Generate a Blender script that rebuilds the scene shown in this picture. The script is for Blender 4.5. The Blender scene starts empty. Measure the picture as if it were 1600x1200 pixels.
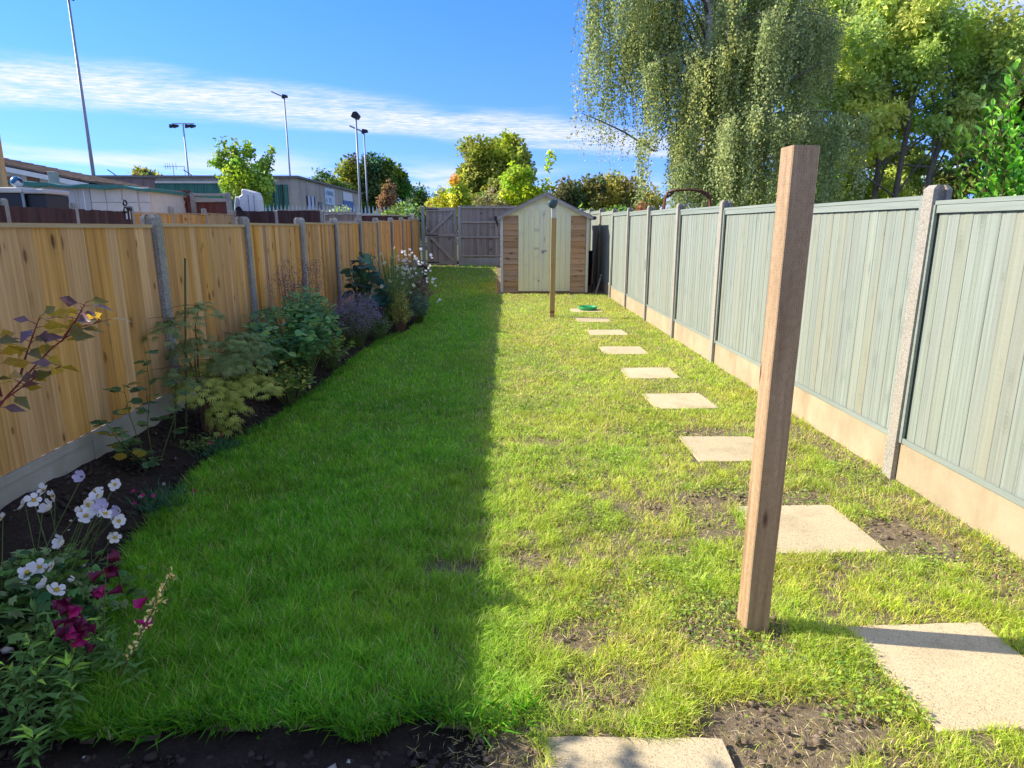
import bpy, bmesh, math, random
import numpy as np
from mathutils import Vector, Matrix, Euler

# ---------------------------------------------------------------- camera, sky, sun, exposure
scene = bpy.context.scene
C = scene.collection
rad = math.radians
SUN_DIR = Vector((-0.986, 0.168, 0.0))          # horizontal direction towards the sun
SUN_EL = rad(32.7)

cam_d = bpy.data.cameras.new('camera'); cam = bpy.data.objects.new('camera', cam_d); C.objects.link(cam)
cam_d.sensor_width = 36.0; cam_d.lens = 1015.8/1600*36.0; cam_d.clip_start = 0.05; cam_d.clip_end = 3000
cam.location = (0, 0, 1.689)
cam.rotation_euler = (rad(90-13.45), 0, rad(-1.25))
scene.camera = cam

world = bpy.data.worlds.new('World'); scene.world = world; world.use_nodes = True
sun_d = bpy.data.lights.new('sun', 'SUN'); sun = bpy.data.objects.new('sun', sun_d); C.objects.link(sun)
sun_d.energy = 2.9; sun_d.angle = rad(0.55); sun_d.color = (1.0, 0.93, 0.80)
to_sun = Vector((SUN_DIR.x*math.cos(SUN_EL), SUN_DIR.y*math.cos(SUN_EL), math.sin(SUN_EL)))
sun.rotation_euler = to_sun.to_track_quat('Z', 'Y').to_euler(); sun.location = to_sun*60

def build_world():
    nt = world.node_tree; nt.nodes.clear(); L = nt.links
    def n(t, **k):
        x = nt.nodes.new(t)
        for a, b in k.items(): setattr(x, a, b)
        return x
    def math_(op, a, b=None, clamp=False):
        x = n('ShaderNodeMath', operation=op, use_clamp=clamp)
        for i, v in enumerate((a, b)):
            if v is None: continue
            if isinstance(v, (int, float)): x.inputs[i].default_value = v
            else: L.new(v, x.inputs[i])
        return x.outputs[0]
    def mrange(v, a, b, c=0., d=1.):
        x = n('ShaderNodeMapRange', interpolation_type='SMOOTHSTEP'); L.new(v, x.inputs[0])
        for i, q in enumerate((a, b, c, d)): x.inputs[i+1].default_value = q
        return x.outputs[0]
    sky = n('ShaderNodeTexSky', sky_type='NISHITA'); sky.sun_disc = False
    tc0 = n('ShaderNodeTexCoord'); s0 = n('ShaderNodeSeparateXYZ'); L.new(tc0.outputs['Generated'], s0.inputs[0]); c0 = n('ShaderNodeCombineXYZ'); L.new(s0.outputs[0], c0.inputs[0]); L.new(s0.outputs[1], c0.inputs[1])
    L.new(math_('ADD', math_('MULTIPLY', math_('MAXIMUM', s0.outputs[2], 0.), .85), .16), c0.inputs[2]); nv = n('ShaderNodeVectorMath', operation='NORMALIZE'); L.new(c0.outputs[0], nv.inputs[0]); L.new(nv.outputs[0], sky.inputs[0])      # clear dry air: little whitening at the horizon
    sky.sun_elevation = SUN_EL; sky.sun_rotation = math.atan2(SUN_DIR.x, SUN_DIR.y)
    sky.air_density = 0.85; sky.dust_density = 0.0; sky.ozone_density = 3.0; sky.altitude = 50
    hs = n('ShaderNodeHueSaturation'); hs.inputs['Saturation'].default_value = SKY_SAT; L.new(sky.outputs[0], hs.inputs['Color'])
    tc = n('ShaderNodeTexCoord'); sp = n('ShaderNodeSeparateXYZ'); L.new(tc.outputs['Generated'], sp.inputs[0])
    z = math_('MAXIMUM', sp.outputs[2], 0.03)
    px = math_('DIVIDE', sp.outputs[0], z); py = math_('DIVIDE', sp.outputs[1], z)
    cv = n('ShaderNodeCombineXYZ'); L.new(px, cv.inputs[0]); L.new(py, cv.inputs[1])
    def noise(scale, detail, rough, stretch=(1, 1, 1), rot=0., dist=0.):
        mp = n('ShaderNodeMapping'); L.new(cv.outputs[0], mp.inputs[0]); mp.inputs['Scale'].default_value = stretch; mp.inputs['Rotation'].default_value = (0, 0, rot)
        x = n('ShaderNodeTexNoise'); L.new(mp.outputs[0], x.inputs['Vector'])
        x.inputs['Scale'].default_value = scale; x.inputs['Detail'].default_value = detail; x.inputs['Roughness'].default_value = rough; x.inputs['Distortion'].default_value = dist
        return x.outputs['Fac']
    v = math_('SUBTRACT', py, math_('MULTIPLY', px, 0.62))
    warp = math_('MULTIPLY', math_('SUBTRACT', noise(0.5, 3, .5), 0.5), 2.4)
    v2 = math_('ADD', v, warp)
    band = math_('MULTIPLY', mrange(v2, 5.7, 6.8), mrange(v2, 7.5, 8.9, 1., 0.))
    fine = mrange(noise(7.0, 6, .62, (1.0, 1.9, 1), -.55, .35), .33, .70)
    big = mrange(noise(1.1, 4, .55, (1, 1.4, 1), -.5), .22, .55)
    c1 = math_('MULTIPLY', math_('MULTIPLY', band, big), math_('ADD', math_('MULTIPLY', fine, .62), .45))
    far = math_('MULTIPLY', mrange(v2, 9.5, 14.), mrange(noise(.42, 5, .55, (1, .55, 1), .35), .40, .68))
    over = math_('MULTIPLY', mrange(v2, 2.6, 1.4), math_('MULTIPLY', mrange(noise(.55, 4, .55, (1, 1.3, 1), -.5), .36, .56), math_('ADD', math_('MULTIPLY', fine, .6), .35)))  # added clouds overhead and behind, out of view, to brighten the shade fill
    far = math_('ADD', far, over)
    c = math_('MINIMUM', math_('ADD', math_('MULTIPLY', c1, .95), math_('MULTIPLY', far, .75)), .95)
    mx = n('ShaderNodeMix', data_type='RGBA'); L.new(c, mx.inputs[0]); tn = n('ShaderNodeMix', data_type='RGBA', blend_type='MULTIPLY'); tn.inputs[0].default_value = 1.; L.new(hs.outputs[0], tn.inputs[6]); tn.inputs[7].default_value = SKY_TINT; L.new(tn.outputs[2], mx.inputs[6]); mx.inputs[7].default_value = CLOUD
    bg = n('ShaderNodeBackground'); L.new(mx.outputs[2], bg.inputs[0]); bg.inputs[1].default_value = SKY_STR
    o = n('ShaderNodeOutputWorld'); L.new(bg.outputs[0], o.inputs[0])
SKY_TINT = (1.20, .80, 1.0, 1); SKY_SAT = 1.31; SKY_STR = 0.113; CLOUD = (2.85, 2.85, 2.95, 1)
build_world()
vs = scene.view_settings
vs.view_transform = 'Standard'; vs.look = 'None'; vs.exposure = 1.7; vs.gamma = 1.0; vs.use_curve_mapping = False
scene.cycles.max_bounces = 8; scene.cycles.diffuse_bounces = 4; scene.cycles.transmission_bounces = 6; scene.cycles.transparent_max_bounces = 6
scene.cycles.sample_clamp_indirect = 6.0

# ---------------------------------------------------------------- helpers
random.seed(7); RG = np.random.default_rng(11)
def gz(y):
    return 0.003*y + (0.0046*(y-14)**2 if y > 14 else 0.0)
def gzv(y):
    y = np.asarray(y, float)
    return 0.003*y + np.where(y > 14, 0.0046*(y-14)**2, 0.0)

def link(name, data, parent=None, loc=(0, 0, 0), rot=(0, 0, 0), scale=(1, 1, 1)):
    o = bpy.data.objects.new(name, data); C.objects.link(o)
    o.location = loc; o.rotation_euler = rot; o.scale = scale
    if parent is not None: o.parent = parent
    return o
def tag(o, label=None, cat=None, group=None, kind=None):
    if label: o['label'] = label
    if cat: o['category'] = cat
    if group: o['group'] = group
    if kind: o['kind'] = kind
    return o
def thing(name, label, cat, loc=(0, 0, 0), rot=(0, 0, 0), group=None):
    return tag(link(name, None, None, loc, rot), label, cat, group)
def copy_tree(o, parent=None):
    c = o.copy(); C.objects.link(c); c.parent = parent
    for ch in list(o.children): copy_tree(ch, c)
    return c

def np_mesh(name, V, F, mat, col=None, smooth=False):
    """V (N,3); F list of int arrays (M,k); col (N,3) optional colour per vertex"""
    if isinstance(F, np.ndarray): F = [F]
    F = [np.asarray(f, np.int32) for f in F if len(f)]
    me = bpy.data.meshes.new(name)
    nl = sum(f.size for f in F); nf = sum(len(f) for f in F)
    me.vertices.add(len(V)); me.loops.add(nl); me.polygons.add(nf)
    me.vertices.foreach_set('co', np.ascontiguousarray(V, np.float32).ravel())
    me.loops.foreach_set('vertex_index', np.concatenate([f.ravel() for f in F]))
    tot = np.concatenate([np.full(len(f), f.shape[1], np.int32) for f in F])
    me.polygons.foreach_set('loop_start', np.concatenate([[0], np.cumsum(tot)[:-1]]).astype(np.int32))
    if smooth: me.polygons.foreach_set('use_smooth', np.ones(nf, bool))
    if col is not None:
        a = me.color_attributes.new('col', 'FLOAT_COLOR', 'POINT')
        c4 = np.ones((len(V), 4), np.float32); c4[:, :3] = np.clip(col, 0, 1); a.data.foreach_set('color', c4.ravel())
    me.update(calc_edges=True); me.validate()
    if mat: me.materials.append(mat)
    return me

class MB:
    """collects simple solids into one mesh"""
    def __init__(s): s.v = []; s.f = []
    def add(s, vs, fs):
        k = len(s.v); s.v += [tuple(p) for p in vs]; s.f += [tuple(i+k for i in f) for f in fs]; return s
    def box(s, x0, x1, y0, y1, z0, z1):
        return s.add([(x, y, z) for z in (z0, z1) for y in (y0, y1) for x in (x0, x1)],
                     [(0, 2, 3, 1), (4, 5, 7, 6), (0, 1, 5, 4), (2, 6, 7, 3), (0, 4, 6, 2), (1, 3, 7, 5)])
    def prism(s, poly, axis, a, b):
        """poly 2-D outline (counter-clockwise) extruded along an axis from a to b"""
        n = len(poly)
        def P(p, t):
            return {'x': (t, p[0], p[1]), 'y': (p[0], t, p[1]), 'z': (p[0], p[1], t)}[axis]
        return s.add([P(p, a) for p in poly]+[P(p, b) for p in poly],
                     [tuple(range(n-1, -1, -1)), tuple(range(n, 2*n))]+[(i, (i+1) % n, n+(i+1) % n, n+i) for i in range(n)])
    def tube(s, pts, rs, n=6, cap=True):
        pts = [Vector(p) for p in pts]
        if isinstance(rs, (int, float)): rs = [rs]*len(pts)
        vs = []; fs = []
        for i, p in enumerate(pts):
            t = (pts[min(i+1, len(pts)-1)]-pts[max(i-1, 0)])
            if t.length < 1e-9: t = Vector((0, 0, 1))
            t.normalize(); u = t.orthogonal().normalized() if i == 0 else (u-t*u.dot(t)).normalized()
            w = t.cross(u)
            for k in range(n):
                a = 2*math.pi*k/n; vs.append(p+(u*math.cos(a)+w*math.sin(a))*rs[i])
        for i in range(len(pts)-1):
            for k in range(n):
                fs.append((i*n+k, i*n+(k+1) % n, (i+1)*n+(k+1) % n, (i+1)*n+k))
        if cap: fs += [tuple(range(n-1, -1, -1)), tuple(range((len(pts)-1)*n, len(pts)*n))]
        return s.add(vs, fs)
    def lathe(s, prof, n=16, c=(0, 0, 0)):
        vs = []; fs = []; m = len(prof)
        for k in range(n):
            a = 2*math.pi*k/n
            for r, z in prof: vs.append((c[0]+r*math.cos(a), c[1]+r*math.sin(a), c[2]+z))
        for k in range(n):
            for j in range(m-1):
                a, b = k*m+j, ((k+1) % n)*m+j
                fs.append((a, b, b+1, a+1))
        return s.add(vs, fs)
    def bar(s, a, b, w, h, up=(0, 0, 1)):
        """rectangular bar from a to b"""
        a, b = Vector(a), Vector(b); t = (b-a).normalized(); u = t.cross(Vector(up))
        if u.length < 1e-6: u = Vector((1, 0, 0))
        u.normalize(); v = u.cross(t)
        return s.add([p+u*sx*w/2+v*sy*h/2 for p in (a, b) for sy in (-1, 1) for sx in (-1, 1)],
                     [(0, 1, 3, 2), (4, 6, 7, 5), (0, 4, 5, 1), (2, 3, 7, 6), (0, 2, 6, 4), (1, 5, 7, 3)])
    def mesh(s, name, mat, bevel=0., smooth=False, fix=True):
        me = bpy.data.meshes.new(name); me.from_pydata(s.v, [], s.f)
        bm = bmesh.new(); bm.from_mesh(me)
        if fix: bmesh.ops.recalc_face_normals(bm, faces=bm.faces)
        if bevel:
            bmesh.ops.bevel(bm, geom=list(bm.edges), offset=bevel, segments=1, affect='EDGES', profile=.5)
        bm.to_mesh(me); bm.free()
        if smooth:
            for p in me.polygons: p.use_smooth = True
        if mat: me.materials.append(mat)
        return me
    def build(s, name, mat, parent=None, bevel=0., smooth=False, loc=(0, 0, 0), rot=(0, 0, 0)):
        return link(name, s.mesh(name, mat, bevel, smooth), parent, loc, rot)

def vnoise(x, y, scale, seed=0, octaves=3):
    """tileable-free value noise, 0..1"""
    out = np.zeros_like(x, dtype=float); amp = 1.; tot = 0.
    for o in range(octaves):
        r = np.random.default_rng(seed*31+o); g = r.random((128, 128))
        u = x*scale*2**o+seed*3.7+17; v = y*scale*2**o+seed*1.3+29
        iu = np.floor(u).astype(int); iv = np.floor(v).astype(int); fu = u-iu; fv = v-iv
        fu = fu*fu*(3-2*fu); fv = fv*fv*(3-2*fv)
        G = lambda a, b: g[a % 128, b % 128]
        out += amp*((G(iu, iv)*(1-fu)+G(iu+1, iv)*fu)*(1-fv)+(G(iu, iv+1)*(1-fu)+G(iu+1, iv+1)*fu)*fv)
        tot += amp; amp *= .5
    return out/tot

# leaf templates: rows (along, across, lift), faces
LEAF = {
 'kite': (np.array([(0, 0, 0), (.45, .5, .06), (1, 0, -.05), (.45, -.5, .06)]), [np.array([(0, 1, 2, 3)])]),
 'fold': (np.array([(0, 0, 0), (.3, .42, .10), (.7, .40, .06), (1, 0, -.10), (.7, -.40, .06), (.3, -.42, .10), (.5, 0, 0.0)]),
          [np.array([(0, 6, 1), (1, 6, 2), (2, 6, 3), (3, 6, 4), (4, 6, 5), (5, 6, 0)])]),
 'lance': (np.array([(0, 0, 0), (.35, .5, .05), (1, 0, -.22), (.35, -.5, .05), (.5, 0, -.04)]),
           [np.array([(0, 4, 1), (1, 4, 2), (2, 4, 3), (3, 4, 0)])]),
 'round': (np.array([(0, 0, 0), (.2, .45, .05), (.6, .52, .05), (.95, .25, 0), (.95, -.25, 0), (.6, -.52, .05), (.2, -.45, .05), (.5, 0, -.05)]),
           [np.array([(0, 7, 1), (1, 7, 2), (2, 7, 3), (3, 7, 4), (4, 7, 5), (5, 7, 6), (6, 7, 0)])]),
}
def lobed(k=7, spread=1.25, thin=.10):
    v = [(0, 0, 0)]; f = []
    for i in range(k):
        a = (i-(k-1)/2)/((k-1)/2)*spread; r = 1-.35*abs(i-(k-1)/2)/((k-1)/2); ca, sa = math.cos(a), math.sin(a); j = len(v)
        v += [(ca*r*.5-sa*thin*.6, sa*r*.5+ca*thin*.6, 0), (ca*r, sa*r, -.12), (ca*r*.5+sa*thin*.6, sa*r*.5-ca*thin*.6, 0)]
        f.append((0, j+2, j+1, j))
    return np.array(v, float), [np.array(f)]
LEAF['lobed'] = lobed(7, 1.25, .10); LEAF['palm'] = lobed(5, 1.1, .34); LEAF['tuft'] = lobed(5, .8, .06)

def leaf_geo(pos, d, size, ratio, col, kind='kite', up=None, rng=RG, flat=0.):
    """leaf faces at pos (N,3) pointing along d; returns V,F,col"""
    N = len(pos); T, FF = LEAF[kind]; k = len(T)
    d = d/np.maximum(np.linalg.norm(d, axis=1, keepdims=True), 1e-9)
    r = rng.normal(size=(N, 3))
    if up is not None: r = r*(1-flat)+np.asarray(up)*flat*2
    s = np.cross(r, d); s /= np.maximum(np.linalg.norm(s, axis=1, keepdims=True), 1e-9)
    nrm = np.cross(d, s)
    size = np.broadcast_to(np.asarray(size, float), (N,)); ratio = np.broadcast_to(np.asarray(ratio, float), (N,))
    V = (pos[:, None, :] + (T[None, :, 0:1]*d[:, None, :] + T[None, :, 1:2]*(ratio[:, None, None])*s[:, None, :] + T[None, :, 2:3]*nrm[:, None, :])*size[:, None, None]).reshape(-1, 3)
    F = [(f[None, :, :]+(np.arange(N)*k)[:, None, None]).reshape(-1, f.shape[1]) for f in FF]
    return V, F, np.repeat(col, k, axis=0)
def join_geo(gs):
    V = []; C_ = []; Fs = {}; o = 0
    for v, f, c in gs:
        for q in f: Fs.setdefault(q.shape[1], []).append(q+o)
        V.append(v); C_.append(c); o += len(v)
    return np.concatenate(V), [np.concatenate(q) for q in Fs.values()], np.concatenate(C_)
def palette(N, cols, jit=.18, rng=RG, weights=None):
    cols = np.array(cols, float); i = rng.choice(len(cols), N, p=weights)
    c = cols[i]*(1+rng.normal(size=(N, 1))*jit); return np.clip(c+rng.normal(size=(N, 3))*.008, 0.004, 1)
def rdir(N, rng=RG):
    v = rng.normal(size=(N, 3)); return v/np.linalg.norm(v, axis=1, keepdims=True)

# ---------------------------------------------------------------- materials
class S:
    def __init__(s, name):
        s.m = bpy.data.materials.new(name); s.m.use_nodes = True; s.nt = s.m.node_tree; s.nt.nodes.clear(); s.L = s.nt.links
    def n(s, t, ins=None, **props):
        x = s.nt.nodes.new(t)
        for a, b in props.items(): setattr(x, a, b)
        for k, v in (ins or {}).items():
            if isinstance(v, bpy.types.NodeSocket): s.L.new(v, x.inputs[k])
            else: x.inputs[k].default_value = v
        return x
    def obj(s, scale=(1, 1, 1), rnd=True):
        t = s.n('ShaderNodeTexCoord').outputs['Object']
        if rnd:
            i = s.n('ShaderNodeObjectInfo').outputs['Random']
            m = s.n('ShaderNodeVectorMath', {0: i, 1: (37., 53., 71.)}, operation='MULTIPLY').outputs[0]
            t = s.n('ShaderNodeVectorMath', {0: t, 1: m}, operation='ADD').outputs[0]
        return s.n('ShaderNodeMapping', {'Vector': t, 'Scale': scale}).outputs[0]
    def geo(s, scale=(1, 1, 1)):
        return s.n('ShaderNodeMapping', {'Vector': s.n('ShaderNodeNewGeometry').outputs['Position'], 'Scale': scale}).outputs[0]
    def noise(s, v, scale=1., detail=4, rough=.55, dist=0.):
        return s.n('ShaderNodeTexNoise', {'Vector': v, 'Scale': scale, 'Detail': detail, 'Roughness': rough, 'Distortion': dist}).outputs['Fac']
    def voro(s, v, scale=1., feature='F1', rnd=1.):
        return s.n('ShaderNodeTexVoronoi', {'Vector': v, 'Scale': scale, 'Randomness': rnd}, feature=feature)
    def mr(s, v, a, b, c=0., d=1.):
        return s.n('ShaderNodeMapRange', {0: v, 1: a, 2: b, 3: c, 4: d}).outputs[0]
    def math(s, op, a, b=0.):
        return s.n('ShaderNodeMath', {0: a, 1: b}, operation=op).outputs[0]
    def mix(s, f, a, b, blend='MIX'):
        a = a if isinstance(a, bpy.types.NodeSocket) else (*a, 1) if len(a) == 3 else a
        b = b if isinstance(b, bpy.types.NodeSocket) else (*b, 1) if len(b) == 3 else b
        return s.n('ShaderNodeMix', {0: f, 6: a, 7: b}, data_type='RGBA', blend_type=blend).outputs[2]
    def rand(s): return s.n('ShaderNodeObjectInfo').outputs['Random']
    def bump(s, h, strength=.4, dist=.01):
        return s.n('ShaderNodeBump', {'Height': h, 'Strength': strength, 'Distance': dist}).outputs[0]
    def done(s, col, rough=.8, spec=.3, bump=None, metal=0., transl=0.):
        b = s.n('ShaderNodeBsdfPrincipled', {'Base Color': col if isinstance(col, bpy.types.NodeSocket) else (*col, 1), 'Roughness': rough, 'Specular IOR Level': spec, 'Metallic': metal})
        if bump is not None: s.L.new(bump, b.inputs['Normal'])
        out = b.outputs[0]
        if transl:
            t = s.n('ShaderNodeBsdfTranslucent', {'Color': col if isinstance(col, bpy.types.NodeSocket) else (*col, 1)})
            out = s.n('ShaderNodeMixShader', {0: transl, 1: b.outputs[0], 2: t.outputs[0]}).outputs[0]
        s.n('ShaderNodeOutputMaterial', {'Surface': out}); return s.m

def wood_mat(name, light, dark, knot=None, stain=None, grain=1., rough=.75, objvar=.25, axis='z', bumpd=.0015, kn=(.42, .46), kring=.5, streak=0.):
    s = S(name)
    sc = {'z': (42, 42, 1.6), 'x': (1.6, 42, 42), 'y': (42, 1.6, 42)}[axis]
    v = s.obj(sc); g = s.noise(v, grain, 5, .6, .6)
    c = s.mix(s.mr(g, .3, .72), dark, light)
    g2 = s.noise(s.obj(tuple(q*.16 for q in sc)), 1., 3, .5)
    c = s.mix(s.mr(g2, .35, .75, 0., .45), c, tuple(q*.72 for q in dark))
    h = g
    if knot:
        q = s.n('ShaderNodeSeparateXYZ', {0: s.obj()}).outputs; ia, ib = {'z': (1, 2), 'x': (2, 0), 'y': (2, 1)}[axis]
        vo = s.n('ShaderNodeTexVoronoi', {'Vector': s.n('ShaderNodeCombineXYZ', {0: s.math('MULTIPLY', q[ia], 8.), 1: s.math('MULTIPLY', q[ib], 2.9)}).outputs[0], 'Scale': 1.}, voronoi_dimensions='2D')
        rc = s.n('ShaderNodeSeparateColor', {0: vo.outputs['Color']}).outputs; keep = s.mr(rc[0], kn[0], kn[1]); dist = s.math('DIVIDE', vo.outputs['Distance'], s.mr(rc[1], 0, 1, .45, 1.25)); dist = s.math('ADD', dist, s.mr(s.noise(s.obj(tuple(60. if q > 3 else 14. for q in sc)), 1., 3, .6), 0, 1, -.035, .035))
        k = s.math('MULTIPLY', s.mr(dist, .065, .15, .95, 0.), keep)
        halo = s.math('MULTIPLY', s.mr(dist, .06, .30, .55, 0.), keep)
        c = s.mix(halo, c, tuple(q*.75 for q in dark)); c = s.mix(k, c, knot)
        ring = s.math('SINE', s.math('MULTIPLY', vo.outputs['Distance'], 75.)); h = s.math('ADD', h, s.math('MULTIPLY', s.math('MULTIPLY', ring, halo), kring))
    if streak:
        sk = s.noise(s.obj(tuple(q*1.5 if q > 3 else q*.35 for q in sc)), 1., 3, .6); c = s.mix(s.mr(sk, .42, .66, 0., streak), c, tuple(min(1, q*1.35) for q in light))
        rp = s.noise(s.obj(tuple(8. if q > 3 else 70. for q in sc)), 1., 2, .5); h = s.math('ADD', h, s.math('MULTIPLY', rp, .35)); h = s.math('ADD', h, s.math('MULTIPLY', sk, .8))
    if stain:
        st = s.noise(s.obj(tuple(q*.06 for q in sc)), 1.6, 4, .6)
        c = s.mix(s.mr(st, .48, .70, 0., .75), c, stain)
    r = s.rand()
    hv = s.n('ShaderNodeHueSaturation', {'Color': c, 'Value': s.mr(r, 0, 1, 1-objvar, 1+objvar*.7), 'Saturation': s.mr(s.math('FRACT', s.math('MULTIPLY', r, 7.3)), 0, 1, .88, 1.1)}).outputs[0]
    return s.done(hv, rough, .25, s.bump(h, .6, bumpd))
def rough_mat(name, a, b, scale=6., bumps=60., bd=.003, rough=.9, speck=None, spec=.2, stain=None, objvar=0.):
    s = S(name); v = s.obj()
    c = s.mix(s.mr(s.noise(v, scale, 6, .6), .3, .7), a, b)
    h = s.noise(v, bumps, 4, .7)
    if speck:
        vo = s.voro(v, speck[0]); sel = s.n('ShaderNodeSeparateColor', {0: vo.outputs['Color']}).outputs[1]
        c = s.mix(s.mr(sel, .45, 1., 0., speck[2]), c, speck[1]); c = s.mix(s.mr(sel, .30, 0., 0., speck[2]), c, tuple(q*.42 for q in a))
    if stain:
        st = s.noise(s.obj((1, 1, .35)), stain[0], 5, .65)
        c = s.mix(s.mr(st, .5, .72, 0., stain[2]), c, stain[1])
    if objvar: c = s.n('ShaderNodeHueSaturation', {'Color': c, 'Value': s.mr(s.rand(), 0, 1, 1-objvar, 1+objvar)}).outputs[0]
    return s.done(c, rough, spec, s.bump(h, .7, bd))
def plain_mat(name, c, rough=.6, spec=.4, metal=0., var=.15, scale=8.):
    s = S(name); v = s.obj(); n1 = s.noise(v, scale, 5, .6)
    cc = s.mix(s.mr(n1, .3, .7), tuple(q*(1-var) for q in c), tuple(min(1, q*(1+var)) for q in c))
    return s.done(cc, s.mr(n1, .3, .7, max(.05, rough-.08), min(1, rough+.1)), spec, s.bump(n1, .15, .002), metal)
def leaf_mat(name, transl=.35, rough=.5, spec=.35, gain=1.):
    s = S(name); a = s.n('ShaderNodeAttribute', attribute_name='col').outputs['Color']
    a = s.n('ShaderNodeVectorMath', {0: a, 'Scale': gain}, operation='SCALE').outputs[0]
    return s.done(a, rough, spec, None, 0., transl)
def leaf_solid(name, c, transl=.3, rough=.45, var=.25):
    s = S(name); n1 = s.noise(s.obj(), 60., 3, .6)
    cc = s.mix(s.mr(n1, .3, .7), tuple(q*.75 for q in c), c)
    cc = s.n('ShaderNodeHueSaturation', {'Color': cc, 'Value': s.mr(s.rand(), 0, 1, 1-var, 1+var)}).outputs[0]
    return s.done(cc, rough, .4, None, 0., transl)

M = {}
M['fence_wood'] = wood_mat('fence_wood', (.74, .425, .145), (.49, .25, .072), (.10, .038, .015), (.31, .13, .035), objvar=.14, streak=.3)
M['pale_wood'] = wood_mat('pale_wood', (.62, .46, .25), (.45, .30, .14), (.15, .08, .03), (.33, .22, .11), objvar=.12)
M['capping_wood'] = wood_mat('capping_wood', (.62, .48, .27), (.46, .31, .15), axis='y', objvar=.1)
M['sage_paint'] = wood_mat('sage_paint', (.275, .302, .25), (.19, .216, .175), (.165, .19, .153), (.26, .25, .172), objvar=.06, rough=.8, bumpd=.005, kn=(.60, .64), kring=.5, streak=.32)
M['sage_rail'] = wood_mat('sage_rail', (.285, .32, .268), (.21, .24, .20), objvar=.05, axis='y', rough=.6)
M['brown_wood'] = wood_mat('brown_wood', (.105, .055, .045), (.055, .03, .028), objvar=.25)
M['red_wood'] = wood_mat('red_wood', (.23, .075, .05), (.13, .04, .03), objvar=.2)
M['grey_wood'] = wood_mat('grey_wood', (.42, .36, .285), (.20, .165, .13), (.10, .07, .055), (.20, .145, .10), objvar=.2, streak=.4, rough=.9)
M['grey_rail'] = wood_mat('grey_rail', (.47, .42, .345), (.32, .28, .225), axis='x', objvar=.1, rough=.9)
M['lap_wood'] = wood_mat('lap_wood', (.60, .38, .205), (.40, .235, .115), (.12, .055, .025), (.36, .21, .11), axis='x', objvar=.16)
M['cream_paint'] = wood_mat('cream_paint', (.88, .82, .50), (.76, .70, .40), (.55, .50, .30), objvar=.04, rough=.6)
M['trim_paint'] = wood_mat('trim_paint', (.70, .67, .52), (.58, .54, .40), objvar=.04, rough=.6)
M['base_wood'] = wood_mat('base_wood', (.25, .17, .10), (.14, .09, .055), axis='x', objvar=.1)
def post_mat():
    s = S('timber_post'); g = s.noise(s.obj((26, 26, 1.1)), 1., 5, .6, .8)
    c = s.mix(s.mr(g, .3, .72), (.27, .16, .08), (.54, .375, .215))
    c = s.mix(s.mr(s.noise(s.obj((5, 5, .5)), 1., 3, .5), .38, .72, 0., .55), c, (.41, .30, .195))
    vo = s.voro(s.obj((8., 8., 2.4)), 1.); keep = s.mr(s.n('ShaderNodeSeparateColor', {0: vo.outputs['Color']}).outputs[0], .5, .55)
    c = s.mix(s.math('MULTIPLY', s.mr(vo.outputs['Distance'], .06, .14, 1., 0.), keep), c, (.085, .035, .018))
    # rows of small incisor slits
    w = s.n('ShaderNodeTexBrick', {'Vector': s.n('ShaderNodeMapping', {'Vector': s.n('ShaderNodeCombineXYZ', {0: s.n('ShaderNodeSeparateXYZ', {0: s.obj((1, 1, 1), False)}).outputs[2], 1: s.math('ADD', s.n('ShaderNodeSeparateXYZ', {0: s.obj((1, 1, 1), False)}).outputs[0], s.n('ShaderNodeSeparateXYZ', {0: s.obj((1, 1, 1), False)}).outputs[1])}).outputs[0]}).outputs[0],
        'Scale': 1., 'Mortar Size': .0016, 'Brick Width': .022, 'Row Height': .0085, 'Mortar Smooth': .4}, offset=.5).outputs['Fac']
    br = s.math('MULTIPLY', w, s.mr(s.noise(s.obj((40, 40, 40)), 1., 2, .5), .35, .6))
    c = s.mix(s.math('MULTIPLY', br, .30), c, (.12, .06, .03))
    h = s.math('SUBTRACT', g, s.math('MULTIPLY', br, .8))
    return s.done(c, .75, .25, s.bump(h, .7, .002))
M['post'] = post_mat()
M['post_dry'] = wood_mat('post_dry', (.50, .36, .17), (.36, .24, .10), (.14, .07, .03), objvar=.05)
M['concrete'] = rough_mat('concrete', (.27, .255, .22), (.38, .365, .32), 5, 90, .004, speck=(130., (.52, .50, .45), .6), stain=(2.5, (.17, .16, .12), .5), objvar=.08)
M['gravel_board'] = rough_mat('gravel_board', (.30, .285, .24), (.40, .38, .33), 3, 70, .002, stain=(3., (.21, .20, .14), .6), objvar=.08)
M['concrete_buff'] = rough_mat('concrete_buff', (.27, .245, .195), (.36, .325, .265), 4, 150, .006, speck=(230., (.50, .46, .38), .7), stain=(4., (.40, .33, .24), .4), objvar=.05)
M['gravel_buff'] = rough_mat('gravel_buff', (.33, .26, .16), (.43, .345, .22), 3, 60, .003, stain=(3., (.28, .20, .11), .7), objvar=.05)
M['slab'] = rough_mat('slab', (.50, .395, .23), (.61, .495, .305), 2.5, 190, .003, speck=(210., (.62, .52, .34), .6), stain=(3.2, (.32, .235, .13), .55), objvar=.07)
def soil(name, a, b, c3, bd):
    s = S(name); v = s.geo()
    c = s.mix(s.mr(s.noise(v, 9., 8, .7), .3, .7), a, b)
    c = s.mix(s.mr(s.noise(v, 70., 4, .7), .5, .75, 0., .8), c, c3)
    h = s.math('ADD', s.noise(v, 45., 6, .75), s.math('MULTIPLY', s.noise(v, 160., 3, .7), .5))
    return s.done(c, .95, .1, s.bump(h, 1., bd))
M['lawn_soil'] = soil('lawn_soil', (.185, .135, .085), (.28, .215, .145), (.32, .26, .17), .018)
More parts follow.
